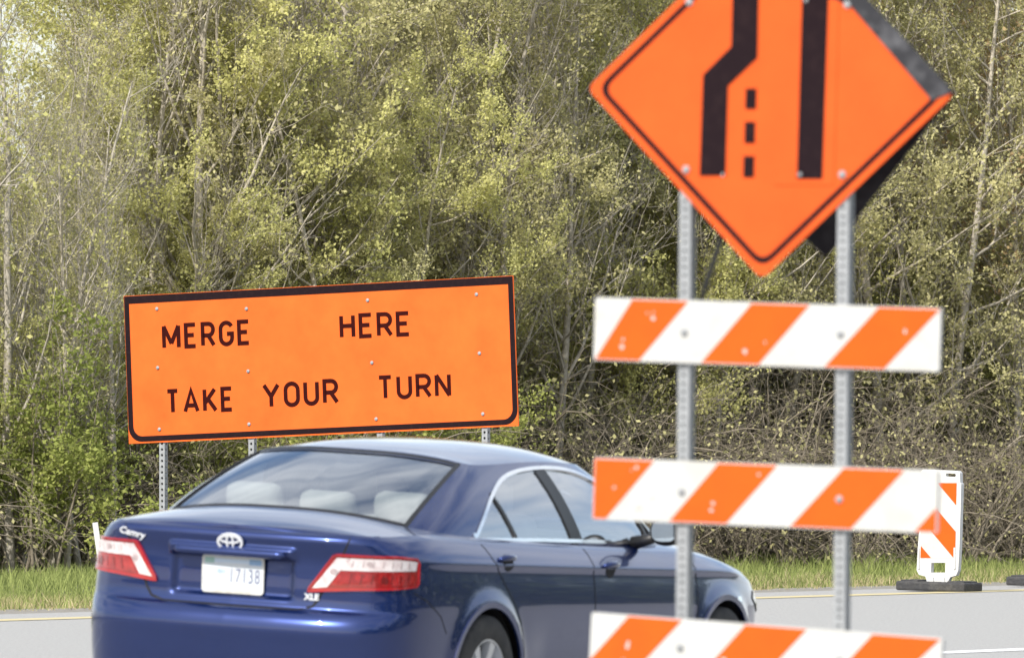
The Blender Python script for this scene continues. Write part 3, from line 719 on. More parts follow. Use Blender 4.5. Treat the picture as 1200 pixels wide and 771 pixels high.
# smooth the DLO outline for trim and glass
def smooth_poly(P, n=90):
    P = list(P); C, _ = cr_spline(P + [P[0]], None)
    return P
DLOs, _ = cr_spline(DLO[:12], 60); dlo = [tuple(p) for p in DLOs] + DLO[12:]
for sd in (-1, 1):
    # panes: quarter light, rear door glass, front door glass
    dr = [p for p in dlo]
    def clipx(poly, f0, f1):
        """part of the outline between two slanted lines x = a + b*(z-1)"""
        out = poly
        for (a, b), sg_ in ((f0, 1), (f1, -1)):
            res = []
            for i in range(len(out)):
                p, q = out[i - 1], out[i]; dp, dq = sg_ * (p[0] - a - b * (p[1] - 1)), sg_ * (q[0] - a - b * (q[1] - 1))
                if dp * dq < 0: t = dp / (dp - dq); res.append((p[0] + t * (q[0] - p[0]), p[1] + t * (q[1] - p[1])))
                if dq >= 0: res.append(q)
            out = res
        return out
    for f0, f1 in (((-9, 0), (.52, -.60)), ((.54, -.60), (1.17, -.48)), ((1.27, -.48), (9, 0))):
        patch('window', clipx(dr, f0, f1), lambda x, z, s_=sd: gside(x, z, -.004, s_), M_glass, car, .06)
    on_cab([(.53 - .60 * .02, 1.02), (.53 - .60 * .235, 1.235)], sd, 'window_bar', .028, .004, M_trim, body)
    on_cab([(1.22, .99), (1.22 - .48 * .35, 1.35)], sd, 'door_pillar', .135, .003, M_trim, body)
    on_cab(dlo[:50], sd, 'window_trim', .024, .007, M_chrome, body, step=.03)
    on_cab([dlo[k] for k in range(len(dlo) - 4, len(dlo))] + [dlo[0]], sd, 'window_trim', .020, .007, M_chrome, body, step=.03)
    on_cab(dlo[50:60] + [(2.22, .985)], sd, 'window_trim', .022, .006, M_trim, body, step=.03)
# rear and front screens
def face_out(o):
    me = o.data; c = Vector((.9, 0, .7)); bm = bmesh.new(); bm.from_mesh(me); bm.normal_update()
    if sum(f.normal.dot(f.calc_center_median() - c) * f.calc_area() for f in bm.faces) < 0: bmesh.ops.reverse_faces(bm, faces=bm.faces[:])
    bm.to_mesh(me); bm.free(); return o
for o in car.children:
    if o.name.startswith('window'): face_out(o)
def screen(name, i_sel, j0, j1, m, off):
    Q = GP[j0:j1 + 1][:, i_sel].copy(); Vv = []
    full = np.concatenate([Q[:, ::-1] * [1, -1, 1], Q[:, 1:]], 1) if i_sel[0] == 0 else np.concatenate([Q, (Q[:, ::-1] * [1, -1, 1])[:, 1:]], 1)
    a, b = full.shape[:2]; return mesh_obj(name, full.reshape(-1, 3) + np.array(off), grid_faces(full), m, car, smooth=True)
ir = [i for i in range(NG) if GU[i] <= rear_edge + .03]; i_f = [i for i in range(NG) if GU[i] >= 11.1]
face_out(screen('rear_window', ir, 2, NV - 3, M_glass, (.004, 0, -.004))); face_out(screen('windscreen', i_f, 2, NV - 3, M_glass, (-.004, 0, -.004)))
# black frit bands round the rear screen
for sd in (-1, 1):
    k = len(ir) - 1; P = [Vector((GP[j, k, 0], sd * GP[j, k, 1], GP[j, k, 2])) for j in range(1, NV - 1)]
    ribbon('screen_edge', P, [Vector((-.5, sd * .6, .6))] * len(P), 0.024, .004, M_trim, body)
for j, w_ in ((2, .022), (NV - 3, .028)):
    P = [Vector((GP[j, i, 0], -GP[j, i, 1], GP[j, i, 2])) for i in ir[::-1]] + [Vector((GP[j, i, 0], GP[j, i, 1], GP[j, i, 2])) for i in ir[1:]]
    ribbon('screen_edge', P, [Vector((-.55, 0, .8))] * len(P), w_, .003, M_trim, body)
# ---- shut lines
sx = lambda x: float(s_of_x(x))
w_s = lambda w: float(np.interp(w, PLAN[:150, 1], SU[:150]))            # perimeter position of a width on the tail
for sd in (-1, 1):
    on_body([(sx(.02), 1.0), (sx(.07), .92), (sx(.17), .82), (sx(.28), .71), (sx(.345), .62), (sx(.39), .50), (sx(.405), .40), (sx(.41), .27)], sd, 'door_gap', .009, .0012, M_gap, body)
    on_body([(sx(1.19), .985), (sx(1.20), .80), (sx(1.20), .5), (sx(1.17), .27)], sd, 'door_gap', .009, .0012, M_gap, body)
    on_body([(sx(2.42), .90), (sx(2.44), .75), (sx(2.42), .5), (sx(2.36), .27)], sd, 'door_gap', .009, .0012, M_gap, body)
    on_body([(sx(.47), .262), (sx(2.35), .262)], sd, 'sill_gap', .012, .0012, M_gap, body)
    # boot lid: down beside the lamp, then round and across under the plate
    on_body([(w_s(.62), 1.02), (w_s(.575), .945)], sd, 'lid_gap', .010, .0015, M_gap, body)
    on_body([(w_s(.475), .765), (w_s(.458), .725), (w_s(.43), .688), (w_s(.36), .669), (.0, .667)], sd, 'lid_gap', .014, .0015, M_gap, body)
    # bumper to wing
    on_body([(sx(-.74), .775), (sx(-.62), .73), (sx(-.50), .66), (sx(-.44), .58)], sd, 'bumper_gap', .006, .0012, M_gap, body)
    # arches
    for cx in (0.0, 2.775):
        q = []
        for a in np.linspace(R(-14), R(194), 60): q.append((sx(cx + .378 * math.cos(a)), .335 + .378 * math.sin(a)))
        on_body([p for p in q if p[1] > .20], sd, 'arch_lip', .032, .006, M_paint, body, step=.05)
    # handles: cup and grip
    for hx, hz_ in ((.22, .918), (1.39, .873)):
        s0 = sx(hx)
        patch('handle_cup', [(s0 + .055 * math.cos(a), hz_ - .008 + .040 * math.sin(a)) for a in np.linspace(0, 2 * math.pi, 20)[:-1]], lambda a, b, s_=sd: bsurf(a, b, .0015, s_), M_gap, body, .02)
        P = [bsurf(s0 + t, hz_ + .010, .026 - 3.4 * t * t, sd) for t in np.linspace(-.085, .085, 9)]
        V_, F_ = tube_path(P, [.009, .014, .016, .016, .016, .016, .016, .014, .009], 8); mesh_obj('door_handle', V_, F_, M_paint, body, smooth=True)
    # lower side moulding
    on_body([(sx(.50), .345), (sx(2.30), .345)], sd, 'side_moulding', .03, .006, M_paint, body, step=.05)

# ---- tail lamps: red rimmed lens with clear upper band, clear inner wedge and red lower band
def lamp(sd):
    si, st, so = w_s(.405), w_s(.545), sx(-.70)
    sm = w_s(.615)
    out = [(si, .828), (w_s(.47), .835), (sm, .848), (sx(-.86), .862), (so - .03, .875), (so - .012, .89), (so + .005, .985), (so - .01, 1.003), (sx(-.85), 1.012), (st, 1.012), (st - .02, 1.005), (si + .005, .845)]
    b = patch('tail_lamp', out, lambda a, c: bsurf(a, c - .07, .008, sd), M_redb, car, .03)
    on_body([(p_[0], p_[1] - .07) for p_ in out], sd, 'lamp_rim', .010, .0135, M_redb, b, closed=True)
    patch('reverse_lens', [(si + .022, .846), (w_s(.50), .855), (w_s(.605), 1.0), (st, 1.0)], lambda a, c: bsurf(a, c - .07, .0125, sd), M_clear, b, .03)
    patch('clear_lens', [(w_s(.555), .938), (so - .03, .948), (so - .012, .99), (sx(-.85), 1.0), (w_s(.61), 1.0)], lambda a, c: bsurf(a, c - .07, .0120, sd), M_clear, b, .03)
    patch('red_lens', [(w_s(.507), .855), (sm, .862), (sx(-.86), .875), (so - .035, .887), (so - .025, .940), (w_s(.558), .931)], lambda a, c: bsurf(a, c - .07, .0122, sd), M_red, b, .03)
    # reflector facets and bulbs seen through the lenses
    for k in range(7):
        q = w_s(.60) + (so - .05 - w_s(.60)) * (k + .3) / 7
        on_body([(q, .958 - .07), (q + .010, .990 - .07)], sd, 'reflector_rib', .006, .0138, M_facet, b)
        on_body([(q - .012, .872 + .003 * k - .07), (q, .925 - .07)], sd, 'reflector_rib', .006, .0138, M_redd, b)
    for q, z, r in ((w_s(.53), .93, .016), (w_s(.70), .975, .013), (w_s(.76), .90, .018)):
        patch('bulb', [(q + r * 1.3 * math.cos(t), z - .07 + r * math.sin(t)) for t in np.linspace(0, 2 * math.pi, 15)[:-1]], lambda a, c: bsurf(a, c, .0142, sd), M_redd if z < .92 else M_facet, b, .05)
lamp(-1); lamp(1)

# ---- plate, bar, emblem, badges on the tail
tail = lambda y, z, off=0.0: bsurf(w_s(abs(y)) if abs(y) > 1e-4 else 0.001, z, off, -1 if y <= 0 else 1)
P = [tail(y, .925, .012) for y in np.linspace(-.30, .30, 25)]
V_, F_ = tube_path(P, [.004] + [.021] * 23 + [.004], 10); mesh_obj('lid_bar', V_, F_, M_paint, body, smooth=True)
def tail_frame(y, z, off=0.0):
    a, b, c = tail(y, z, off), tail(y - .01, z, off), tail(y, z + .01, off)
    ex = (b - a).normalized(); ez = (c - a).normalized(); n = ex.cross(ez).normalized()
    if n.x > 0: n = -n
    ez = (ez - n * ez.dot(n)).normalized(); ex = ez.cross(n).normalized()
    return Matrix(((ex.x, ez.x, n.x, a.x), (ex.y, ez.y, n.y, a.y), (ex.z, ez.z, n.z, a.z), (0, 0, 0, 1)))
def flat(name, poly, mtx, z0, z1, m, parent, holes=()):
    o = prism(name, poly, -z1, -z0, m, parent, holes); o.data.transform(mtx @ Matrix(((1, 0, 0, 0), (0, 0, 1, 0), (0, -1, 0, 0), (0, 0, 0, 1)))); return o
PM = tail_frame(0.0, .812, .016); PM = PM @ Matrix.Rotation(R(4), 4, 'X')
plate = flat('number_plate', round_rect(-.158, .158, -.085, .085, .016, 4), PM, -.004, .002, M_plate, car)
flat('plate_frame', round_rect(-.163, .163, -.090, .090, .018, 4), PM, -.004, .005, M_plast, plate, holes=[round_rect(-.153, .153, -.072, .079, .012, 4)])
flat('plate_print', [(-.148, .05), (-.10, .05), (-.10, .078), (-.148, .078)], PM, .001, .003, M_plgreen, plate)
flat('plate_print', [(.085, .05), (.15, .05), (.15, .078), (.085, .078)], PM, .001, .003, M_plblue, plate)
flat('plate_print', [(-.10, .055), (.085, .055), (.085, .074), (-.10, .074)], PM, .001, .0026, mat('plate_pale_blue', (.50, .60, .72), .5), plate)
text_mesh('plate_number', '17138', .098, M_plink, plate, PM @ Matrix.Translation((.060, -.008, .003)) @ Matrix.Scale(.62, 4, (1, 0, 0)), .0006, bold=-.0006, space=1.12)
text_mesh('plate_letters', 'BH', .032, M_plblue, plate, PM @ Matrix.Translation((-.062, .012, .003)), .0006)
flat('plate_print', [(-.135, .018), (-.09, .018), (-.092, -.012), (-.112, -.034), (-.132, -.012)], PM, .001, .0032, mat('plate_crest', (.36, .47, .66), .5, col2=(.7, .74, .78), scale=90), plate)
text_mesh('plate_caption', 'UNITED STATES', .024, mat('plate_caption_ink', (.42, .38, .30), .5), plate, PM @ Matrix.Translation((0, -.081, .0056)) @ Matrix.Scale(1.15, 4, (1, 0, 0)), .0004)
EM = tail_frame(0.0, .973, .018)
def ell(cx, cy, rx, ry, n=28): return [(cx + rx * math.cos(a), cy + ry * math.sin(a)) for a in np.linspace(0, 2 * math.pi, n + 1)[:-1]]
emb = flat('emblem', ell(0, 0, .068, .046), EM, -.006, .006, M_badge, car, holes=[ell(0, 0, .057, .036)])
flat('emblem_loop', ell(0, .014, .056, .021), EM, -.004, .005, M_badge, emb, holes=[ell(0, .014, .045, .0125)])
flat('emblem_loop', ell(0, 0, .021, .041), EM, -.004, .0055, M_badge, emb, holes=[ell(0, 0, .0125, .033)])
flat('emblem_back', ell(0, 0, .060, .040), EM, -.008, -.003, M_paint, emb)
text_mesh('model_badge', 'Camry', .046, M_badge, car, tail_frame(.56, .980, .006) @ Matrix.Scale(1.25, 4, (1, 0, 0)), .003, shear=.2, bold=.001)
text_mesh('trim_badge', 'XLE', .040, M_badge, car, tail_frame(-.425, .732, .007) @ Matrix.Scale(1.05, 4, (1, 0, 0)), .003, bold=.0015)

# ---- wheels
def wheel(cx, sd):
    wy = .80 * sd
    e = empty('wheel_pivot', (0, 0, 0)); bpy.data.objects.remove(e)
    prof = [(.215, -.105), (.225, -.11), (.27, -.112), (.31, -.105), (.328, -.09), (.332, -.05), (.332, .05), (.328, .09), (.31, .105), (.27, .112), (.225, .11), (.215, .105)]
    V_, F_ = [], []; n = 48
    for a in range(n):
        t = 2 * math.pi * a / n
        for r, y in prof: V_.append((cx + r * math.cos(t), wy + y, .334 + r * math.sin(t)))
    q = len(prof)
    for a in range(n):
        for k in range(q): F_.append((a * q + k, a * q + (k + 1) % q, ((a + 1) % n) * q + (k + 1) % q, ((a + 1) % n) * q + k))
    w_ = mesh_obj('wheel', V_, F_, M_tyre, car, smooth=True)
    bm = bmesh.new(); o = .085 * sd
    def ring(r0, y0, r1, y1, nn=40):
        a = [bm.verts.new((cx + r0 * math.cos(2*math.pi*i/nn), wy + y0, .334 + r0 * math.sin(2*math.pi*i/nn))) for i in range(nn)]
        b = [bm.verts.new((cx + r1 * math.cos(2*math.pi*i/nn), wy + y1, .334 + r1 * math.sin(2*math.pi*i/nn))) for i in range(nn)]
        for i in range(nn): bm.faces.new((a[i], a[(i+1) % nn], b[(i+1) % nn], b[i]))
    ring(.222, o * 1.22, .208, o * 1.22); ring(.208, o * 1.22, .196, o * .6); ring(.222, o * 1.22, .222, -o)
    ring(.055, o * .95, .0005, o * 1.05); ring(.055, o * .95, .06, o * .4)
    for k in range(7):
        t = 2 * math.pi * k / 7 + .3; c, s = math.cos(t), math.sin(t); vs = []
        for r, hw in ((.05, .024), (.205, .034)):
            for u, y in ((-hw, o * .6), (-hw * .8, o * (.95 if r < .1 else 1.12)), (hw * .8, o * (.95 if r < .1 else 1.12)), (hw, o * .6)):
                vs.append(bm.verts.new((cx + r * c - u * s, wy + y, .334 + r * s + u * c)))
        for i in range(3): bm.faces.new((vs[i], vs[i + 1], vs[i + 5], vs[i + 4]))
    bm_obj('rim', bm, M_satin, w_)
    bm = bmesh.new(); r_ = bmesh.ops.create_circle(bm, cap_ends=True, radius=.215, segments=32)
    for v in bm.verts: v.co = Vector((cx + v.co.x, wy + o * .35, .334 + v.co.y))
    bm_obj('brake_disc', bm, M_rod, w_)
    # dark wheel housing
    V_, F_ = [], []; na = 30
    for k, (r, y) in enumerate(((.388, .865), (.388, .45), (.0, .45))):
        for i in range(na + 1):
            a = math.pi * (-.12 + 1.24 * i / na); V_.append((cx + r * math.cos(a), y * sd, .335 + r * math.sin(a)))
    for k in range(2):
        for i in range(na): F_.append((k * (na + 1) + i, k * (na + 1) + i + 1, (k + 1) * (na + 1) + i + 1, (k + 1) * (na + 1) + i))
    mesh_obj('wheel_housing', V_, F_, M_gap, body, smooth=True)
for cx in (0.0, 2.775):
    for sd in (-1, 1): wheel(cx, sd)
box('floor_pan', (1.33, 0, .235), (4.4, 1.1, .05), M_gap, body); 

# ---- mirrors, head lamps, bumper details
for sd in (-1, 1):
    bm = bmesh.new(); bmesh.ops.create_uvsphere(bm, u_segments=20, v_segments=12, radius=1.0)
    for v in bm.verts:
        x, y, z = v.co; k = 1 if x > 0 else .35
        v.co = Vector((1.86 + x * .075 * k, sd * (.965 + y * .088), 1.055 + math.copysign(abs(z) ** .75, z) * .072))
    mo = bm_obj('door_mirror', bm, M_trim, car, smooth=True)
    V_, F_ = tube_path([(1.88, sd * .78, .985), (1.875, sd * .87, 1.01), (1.875, sd * .92, 1.03)], [.035, .028, .025], 8); mesh_obj('mirror_arm', V_, F_, M_trim, mo, smooth=True)
    q = [(1.8315, sd * (.965 + .066 * math.copysign(abs(math.cos(a)) ** .7, math.cos(a))), 1.055 + .050 * math.copysign(abs(math.sin(a)) ** .7, math.sin(a))) for a in np.linspace(0, 2 * math.pi, 25)[:-1]]
    mesh_obj('mirror_glass', q, [tuple(range(24))], mat('mirror_glass', (.55, .58, .60), .05, metal=1.0, var=.05), mo)
    on_cab([(2.10, 1.0), (2.06, 1.11)], sd, 'window_bar', .03, .004, M_trim, body)
    hs = [(sx(3.22), .70), (sx(3.32), .64), (sx(3.46), .615), (sx(3.46) + .12, .62), (sx(3.46) + .16, .69), (sx(3.40), .735), (sx(3.27), .735)]
    patch('head_lamp', hs, lambda a, c, s_=sd: bsurf(a, c, .006, s_), M_head, car, .03)
    on_body([(sx(2.92), .70), (sx(2.99), .702)], sd, 'wing_badge', .03, .004, M_chrome, body)
V_, F_ = tube_path([(.42, .0, 1.44), (.36, 0, 1.452), (.30, 0, 1.44)], [.02, .014, .006], 8)

# ---- cabin
bm = bmesh.new(); bm_box(bm, (-.20, 0, 1.045), (.62, 1.30, .03), .01); bm_obj('parcel_shelf', bm, M_beige, car)
def seat_part(name, c, s, tilt, m=M_beige):
    bm = bmesh.new(); bm_box(bm, c, s, min(s) * .38, Matrix.Rotation(R(tilt), 3, 'Y')); return bm_obj(name, bm, m, car, smooth=True)
rs = seat_part('rear_seat', (.18, 0, .80), (.20, 1.28, .62), -16)
seat_part('seat_cushion', (.50, 0, .50), (.55, 1.28, .16), 0)
for y in (-.40, 0, .40): seat_part('headrest', (.02, y, 1.150 if y else 1.132), (.12, .29, .15), -14)
for y in (-.37, .37):
    seat_part('front_seat', (1.12, y, .80), (.17, .50, .66), -14); seat_part('headrest', (1.02, y, 1.20), (.11, .27, .17), -12); seat_part('seat_cushion', (1.42, y, .48), (.52, .50, .16), 0)
box('dashboard', (2.12, 0, .86), (.40, 1.40, .30), M_cabin, car, .06)
box('cabin_floor', (1.1, 0, .32), (2.6, 1.40, .04), M_cabin, car)
for sd in (-1, 1): box('door_card', (1.1, sd * .735, .66), (2.3, .03, .60), M_cabin, car, .01)
box('headlining', (.98, 0, 1.355), (1.05, .98, .012), M_beige, car)
V_, F_ = tube_path([(1.78 + .06 * math.sin(a), .37 + .18 * math.cos(a), .96 + .17 * math.sin(a)) for a in np.linspace(0, 2 * math.pi, 25)], .014, 8, cap=False); mesh_obj('steering_wheel', V_, F_, M_trim, car, smooth=True)
box('cabin_mirror', (1.66, 0, 1.285), (.03, .22, .06), M_trim, car, .01)

# ---- stand the car on the road: heading, bank of the ramp
base = car_axle + Vector((0, 0, CAR_Z))
car.matrix_world = Matrix.Translation(base) @ Matrix.Rotation(math.pi / 2 - CAR_TH, 4, 'Z') @ Matrix.Rotation(BANK, 4, 'X')

# ------------------------------------------------------------------ woodland
def leaf_mat(name, c1, c2, trans=0.35, val=1.0):
    m = bpy.data.materials.new(name); m.use_nodes = True; nt = m.node_tree; nt.nodes.clear()
    o = nt.nodes.new('ShaderNodeOutputMaterial'); at_ = nt.nodes.new('ShaderNodeAttribute'); at_.attribute_name = 'tone'
    oi = nt.nodes.new('ShaderNodeObjectInfo'); ad = nt.nodes.new('ShaderNodeMath'); ad.operation = 'MULTIPLY_ADD'; ad.inputs[1].default_value = .45
    r = nt.nodes.new('ShaderNodeValToRGB'); r.color_ramp.elements[0].color = (*c1, 1); r.color_ramp.elements[1].color = (*c2, 1); r.color_ramp.elements[0].position = .1; r.color_ramp.elements[1].position = 1.15 if False else 1.0
    d = nt.nodes.new('ShaderNodeBsdfDiffuse'); t = nt.nodes.new('ShaderNodeBsdfTranslucent'); x = nt.nodes.new('ShaderNodeMixShader'); x.inputs[0].default_value = trans
    nt.links.new(oi.outputs['Random'], ad.inputs[0]); nt.links.new(at_.outputs['Fac'], ad.inputs[2]); nt.links.new(ad.outputs[0], r.inputs['Fac'])
    nt.links.new(r.outputs['Color'], d.inputs['Color']); nt.links.new(r.outputs['Color'], t.inputs['Color']); nt.links.new(d.outputs[0], x.inputs[1]); nt.links.new(t.outputs[0], x.inputs[2]); nt.links.new(x.outputs[0], o.inputs['Surface'])
    return m
def bark(name, a, b): return mat(name, a, .9, col2=b, scale=9, thr=(.35, .65), bump=.5, bscale=30)
B_grey = bark('grey_bark', (.50, .45, .37), (.33, .29, .23)); B_pale = bark('pale_bark', (.42, .385, .32), (.27, .24, .19)); B_dark = bark('dark_bark', (.085, .07, .05), (.045, .038, .028)); B_tan = bark('tan_stems', (.25, .21, .16), (.14, .12, .085))
LF = {'lime': leaf_mat('young_lime_leaves', (.41, .41, .15), (.70, .67, .29), .48), 'olive': leaf_mat('olive_leaves', (.39, .37, .17), (.66, .61, .32), .46),
      'green': leaf_mat('fresh_green_leaves', (.24, .28, .075), (.48, .50, .16), .45), 'bud': leaf_mat('rusty_buds', (.36, .26, .14), (.60, .45, .24), .42), 'dark': leaf_mat('dark_evergreen_leaves', (.07, .10, .04), (.17, .21, .08), .25), 'pale': leaf_mat('pale_blossom_leaves', (.38, .37, .20), (.66, .62, .40), .4)}

def grow(seed, height, r0, stems=1, first=.2, nb=(16, 6, 5), ang=(50, 45, 45), lens=(.42, .45, .5), lean=.06, wig=.05, arch=0.0, upcurve=.5, spread=0.15, minr=.0022):
    """skeleton: list of (points array, radii array, level)"""
    rng = np.random.default_rng(seed); out = []
    def rnd_perp(d):
        a = rng.normal(size=3); a -= d * a.dot(d); return a / (np.linalg.norm(a) + 1e-9)
    def branch(p, d, length, r, level):
        n = max(3, int(8 - level * 1.5)); pts = [p]; q = p.copy(); dd = d.copy(); st = length / n
        for i in range(n):
            dd = dd + rng.normal(size=3) * wig * (1 + level * .7)
            if level > 0: dd[2] += upcurve * .12
            if arch: dd[2] -= arch * (i / n) * .5
            dd /= np.linalg.norm(dd); q = q + dd * st; pts.append(q.copy())
        pts = np.array(pts); t = np.linspace(0, 1, n + 1); rad = np.maximum(r * (1 - .82 * t), minr); out.append((pts, rad, level))
        if level >= len(nb): return
        k = nb[level]; k = max(1, int(round(k * rng.uniform(.8, 1.2))))
        for b in range(k):
            f = first + (1 - first) * (b + rng.uniform(0, 1)) / k if level == 0 else rng.uniform(.2, 1.0)
            f = min(f, .98); x = f * n; i = min(int(x), n - 1); bp = pts[i] + (pts[i + 1] - pts[i]) * (x - i); pd = pts[i + 1] - pts[i]; pd /= np.linalg.norm(pd)
            a = R(ang[level] * rng.uniform(.7, 1.3)); nd = pd * math.cos(a) + rnd_perp(pd) * math.sin(a)
            ln = length * lens[level] * (1 - .55 * f if level == 0 else 1 - .4 * f) * rng.uniform(.6, 1.25)
            branch(bp, nd / np.linalg.norm(nd), ln, max(r * (1 - .82 * f) * rng.uniform(.4, .62), minr), level + 1)
    for s in range(stems):
        az = rng.uniform(0, 6.28); d = np.array([math.cos(az) * lean, math.sin(az) * lean, 1.0]) if stems == 1 else np.array([math.cos(az) * spread * rng.uniform(.4, 1.6), math.sin(az) * spread * rng.uniform(.4, 1.6), 1.0])
        o = np.array([0, 0, -.1]) if stems == 1 else np.array([rng.normal() * .12, rng.normal() * .12, -.1])
        branch(o, d / np.linalg.norm(d), height * rng.uniform(.75, 1.05) if stems > 1 else height, r0 * (rng.uniform(.6, 1) if stems > 1 else 1), 0)
    return out, rng
def branch_mesh(name, sk, m):
    V, F_ = [], []
    for pts, rad, lv in sk:
        k = 6 if lv == 0 else (4 if lv == 1 else 3); n = len(pts); base = len(V)
        tn = np.gradient(pts, axis=0); tn /= np.linalg.norm(tn, axis=1)[:, None] + 1e-9
        ref = np.array([0.31, .87, .2]) if abs(tn[0, 1]) < .8 else np.array([1., .1, .2])
        a = np.cross(tn, ref); a /= np.linalg.norm(a, axis=1)[:, None] + 1e-9; b = np.cross(tn, a)
        th = np.arange(k) * 2 * math.pi / k
        ring = pts[:, None, :] + (a[:, None, :] * np.cos(th)[None, :, None] + b[:, None, :] * np.sin(th)[None, :, None]) * rad[:, None, None]
        V.append(ring.reshape(-1, 3)); base = sum_n[0]; sum_n[0] += n * k
        for i in range(n - 1):
            for j in range(k):
                j2 = (j + 1) % k; F_.append((base + i * k + j, base + i * k + j2, base + (i + 1) * k + j2, base + (i + 1) * k + j))
    V = np.vstack(V); me = bpy.data.meshes.new(name); me.from_pydata(V.tolist(), [], F_); me.materials.append(m)
    me.polygons.foreach_set('use_smooth', [True] * len(me.polygons)); me.update(); return me
sum_n = [0]
def quad_cloud(name, C, size, rng, m, tone, aspect=.62, up=0.0):
    n = len(C); a = rng.normal(size=(n, 3)); a /= np.linalg.norm(a, axis=1)[:, None]; b = rng.normal(size=(n, 3)); b -= a * (a * b).sum(1)[:, None]; b /= np.linalg.norm(b, axis=1)[:, None] + 1e-9
    s = size * rng.uniform(.55, 1.35, (n, 1)); a = a * s; b = b * s * aspect
    V = np.stack([C - a, C - b * 1.0 + a * .1, C + a, C + b + a * .1], 1).reshape(-1, 3); idx = np.arange(n * 4)
    me = bpy.data.meshes.new(name); me.vertices.add(n * 4); me.vertices.foreach_set('co', V.ravel().astype('f'))
    me.loops.add(n * 4); me.loops.foreach_set('vertex_index', idx.astype('i')); me.polygons.add(n); me.polygons.foreach_set('loop_start', (np.arange(n) * 4).astype('i')); me.polygons.foreach_set('loop_total', np.full(n, 4, 'i'))
    at_ = me.attributes.new('tone', 'FLOAT', 'POINT'); at_.data.foreach_set('value', np.repeat(tone, 4).astype('f'))
    me.materials.append(m); me.update(calc_edges=True); me.validate(); return me
def leaves(name, sk, rng, m, count, size, minlevel=2, zmin=.3, jit=.06):
    segs = [(p, lv) for p, r, lv in sk if lv >= minlevel]; P0_ = np.concatenate([p[:-1] for p, _ in segs]); P1_ = np.concatenate([p[1:] for p, _ in segs])
    ln = np.linalg.norm(P1_ - P0_, axis=1); pr = ln / ln.sum(); i = rng.choice(len(P0_), count, p=pr); t = rng.uniform(0, 1, (count, 1))
    C = P0_[i] * (1 - t) + P1_[i] * t + rng.normal(size=(count, 3)) * jit; C = C[C[:, 2] > zmin]
    cl = np.sin(C[:, 0] * 2.3 + 1) * np.sin(C[:, 1] * 2.1) * np.sin(C[:, 2] * 1.9 + .5)
    tone = np.clip(.33 + .22 * cl + rng.normal(size=len(C)) * .17, 0, .75)
    return quad_cloud(name, C, size, rng, m, tone)

PROT = {}
def proto(kind, seed, bk, lf, count, size, **kw):
    lv = kw.pop('minlevel', 2); zm = kw.pop('zmin', .3); jit = kw.pop('jit', .06)
    sk, rng = grow(seed, **kw); sum_n[0] = 0
    PROT.setdefault(kind, []).append((branch_mesh('trunk', sk, bk), leaves('crown', sk, rng, LF[lf], count, size, lv, zm, jit) if count else None))
for k in range(3): proto('bare', 11 + k, B_grey, 'olive', 2600, .030, height=9.0, r0=.075, first=.22, nb=(24, 8, 6), ang=(42, 42, 45), lens=(.40, .46, .5), upcurve=1.0, minlevel=3)
for k in range(3): proto('lime', 31 + k, B_grey, 'lime', 30000, .027, height=8.5, r0=.07, first=.10, nb=(26, 8, 5), ang=(55, 45, 50), lens=(.40, .46, .5), upcurve=.5)
for k in range(3): proto('olive', 51 + k, B_grey, 'olive', 30000, .026, height=9.5, r0=.08, first=.10, nb=(26, 8, 5), ang=(55, 45, 50), lens=(.38, .46, .5), upcurve=.5)
for k in range(2): proto('bud', 71 + k, B_grey, 'bud', 9000, .030, height=9.5, r0=.08, first=.25, nb=(26, 8, 5), ang=(45, 45, 50), lens=(.38, .46, .5), upcurve=.9)
for k in range(2): proto('white', 91 + k, B_pale, 'lime', 1100, .030, height=7.2, r0=.062, first=.18, nb=(17, 6, 4), ang=(48, 42, 45), lens=(.30, .46, .5), lean=.09, upcurve=1.0, minlevel=3)
for k in range(3): proto('shrub', 111 + k, B_tan, 'green', 14000, .025, height=2.6, r0=.022, stems=11, spread=.35, first=.2, nb=(7, 5), ang=(45, 45), lens=(.45, .5), wig=.09, arch=.25, minlevel=1, zmin=.1)
for k in range(3): proto('brush', 131 + k, B_tan, 'olive', 900, .026, height=3.2, r0=.020, stems=20, spread=.75, first=.15, nb=(8, 5), ang=(45, 45), lens=(.5, .5), wig=.11, arch=.9, minlevel=1, zmin=.1)
for k in range(1): proto('ever', 151 + k, B_dark, 'dark', 16000, .040, height=8.0, r0=.09, first=.12, nb=(28, 8, 4), ang=(70, 50, 50), lens=(.28, .46, .5), upcurve=.2)
for k in range(1): proto('pale', 161 + k, B_grey, 'pale', 12000, .034, height=9.0, r0=.08, first=.2, nb=(26, 8, 5), ang=(50, 45, 50), lens=(.38, .46, .5), upcurve=.8)
INFO = {'bare': ('bare_sapling', 'slender grey sapling with bare twiggy branches', 'tree', 'bare saplings of the wood edge'),
        'lime': ('leafing_tree', 'young tree covered in bright yellow green leaves', 'tree', 'yellow green leafing trees of the wood'),
        'olive': ('olive_tree', 'young tree with dull olive green leaves', 'tree', 'olive green trees of the wood'),
        'bud': ('budding_tree', 'young tree hazed with rusty brown buds', 'tree', 'rusty budding trees of the wood'),
        'white': ('pale_sapling', 'thin pale barked leaning sapling at the grass edge', 'tree', 'pale barked saplings by the grass'),
        'shrub': ('green_shrub', 'many stemmed shrub with fresh green leaves', 'shrub', 'green shrubs along the wood edge'),
        'brush': ('bare_shrub', 'tangled arching bare tan shrub', 'shrub', 'bare tangled shrubs along the wood edge'),
        'ever': ('dark_tree', 'dark green dense tree', 'tree', 'dark dense trees in the wood'),
        'pale': ('blossoming_tree', 'young tree with pale cream leaves opening', 'tree', 'pale cream leafed trees')}
WR = random.Random(77)
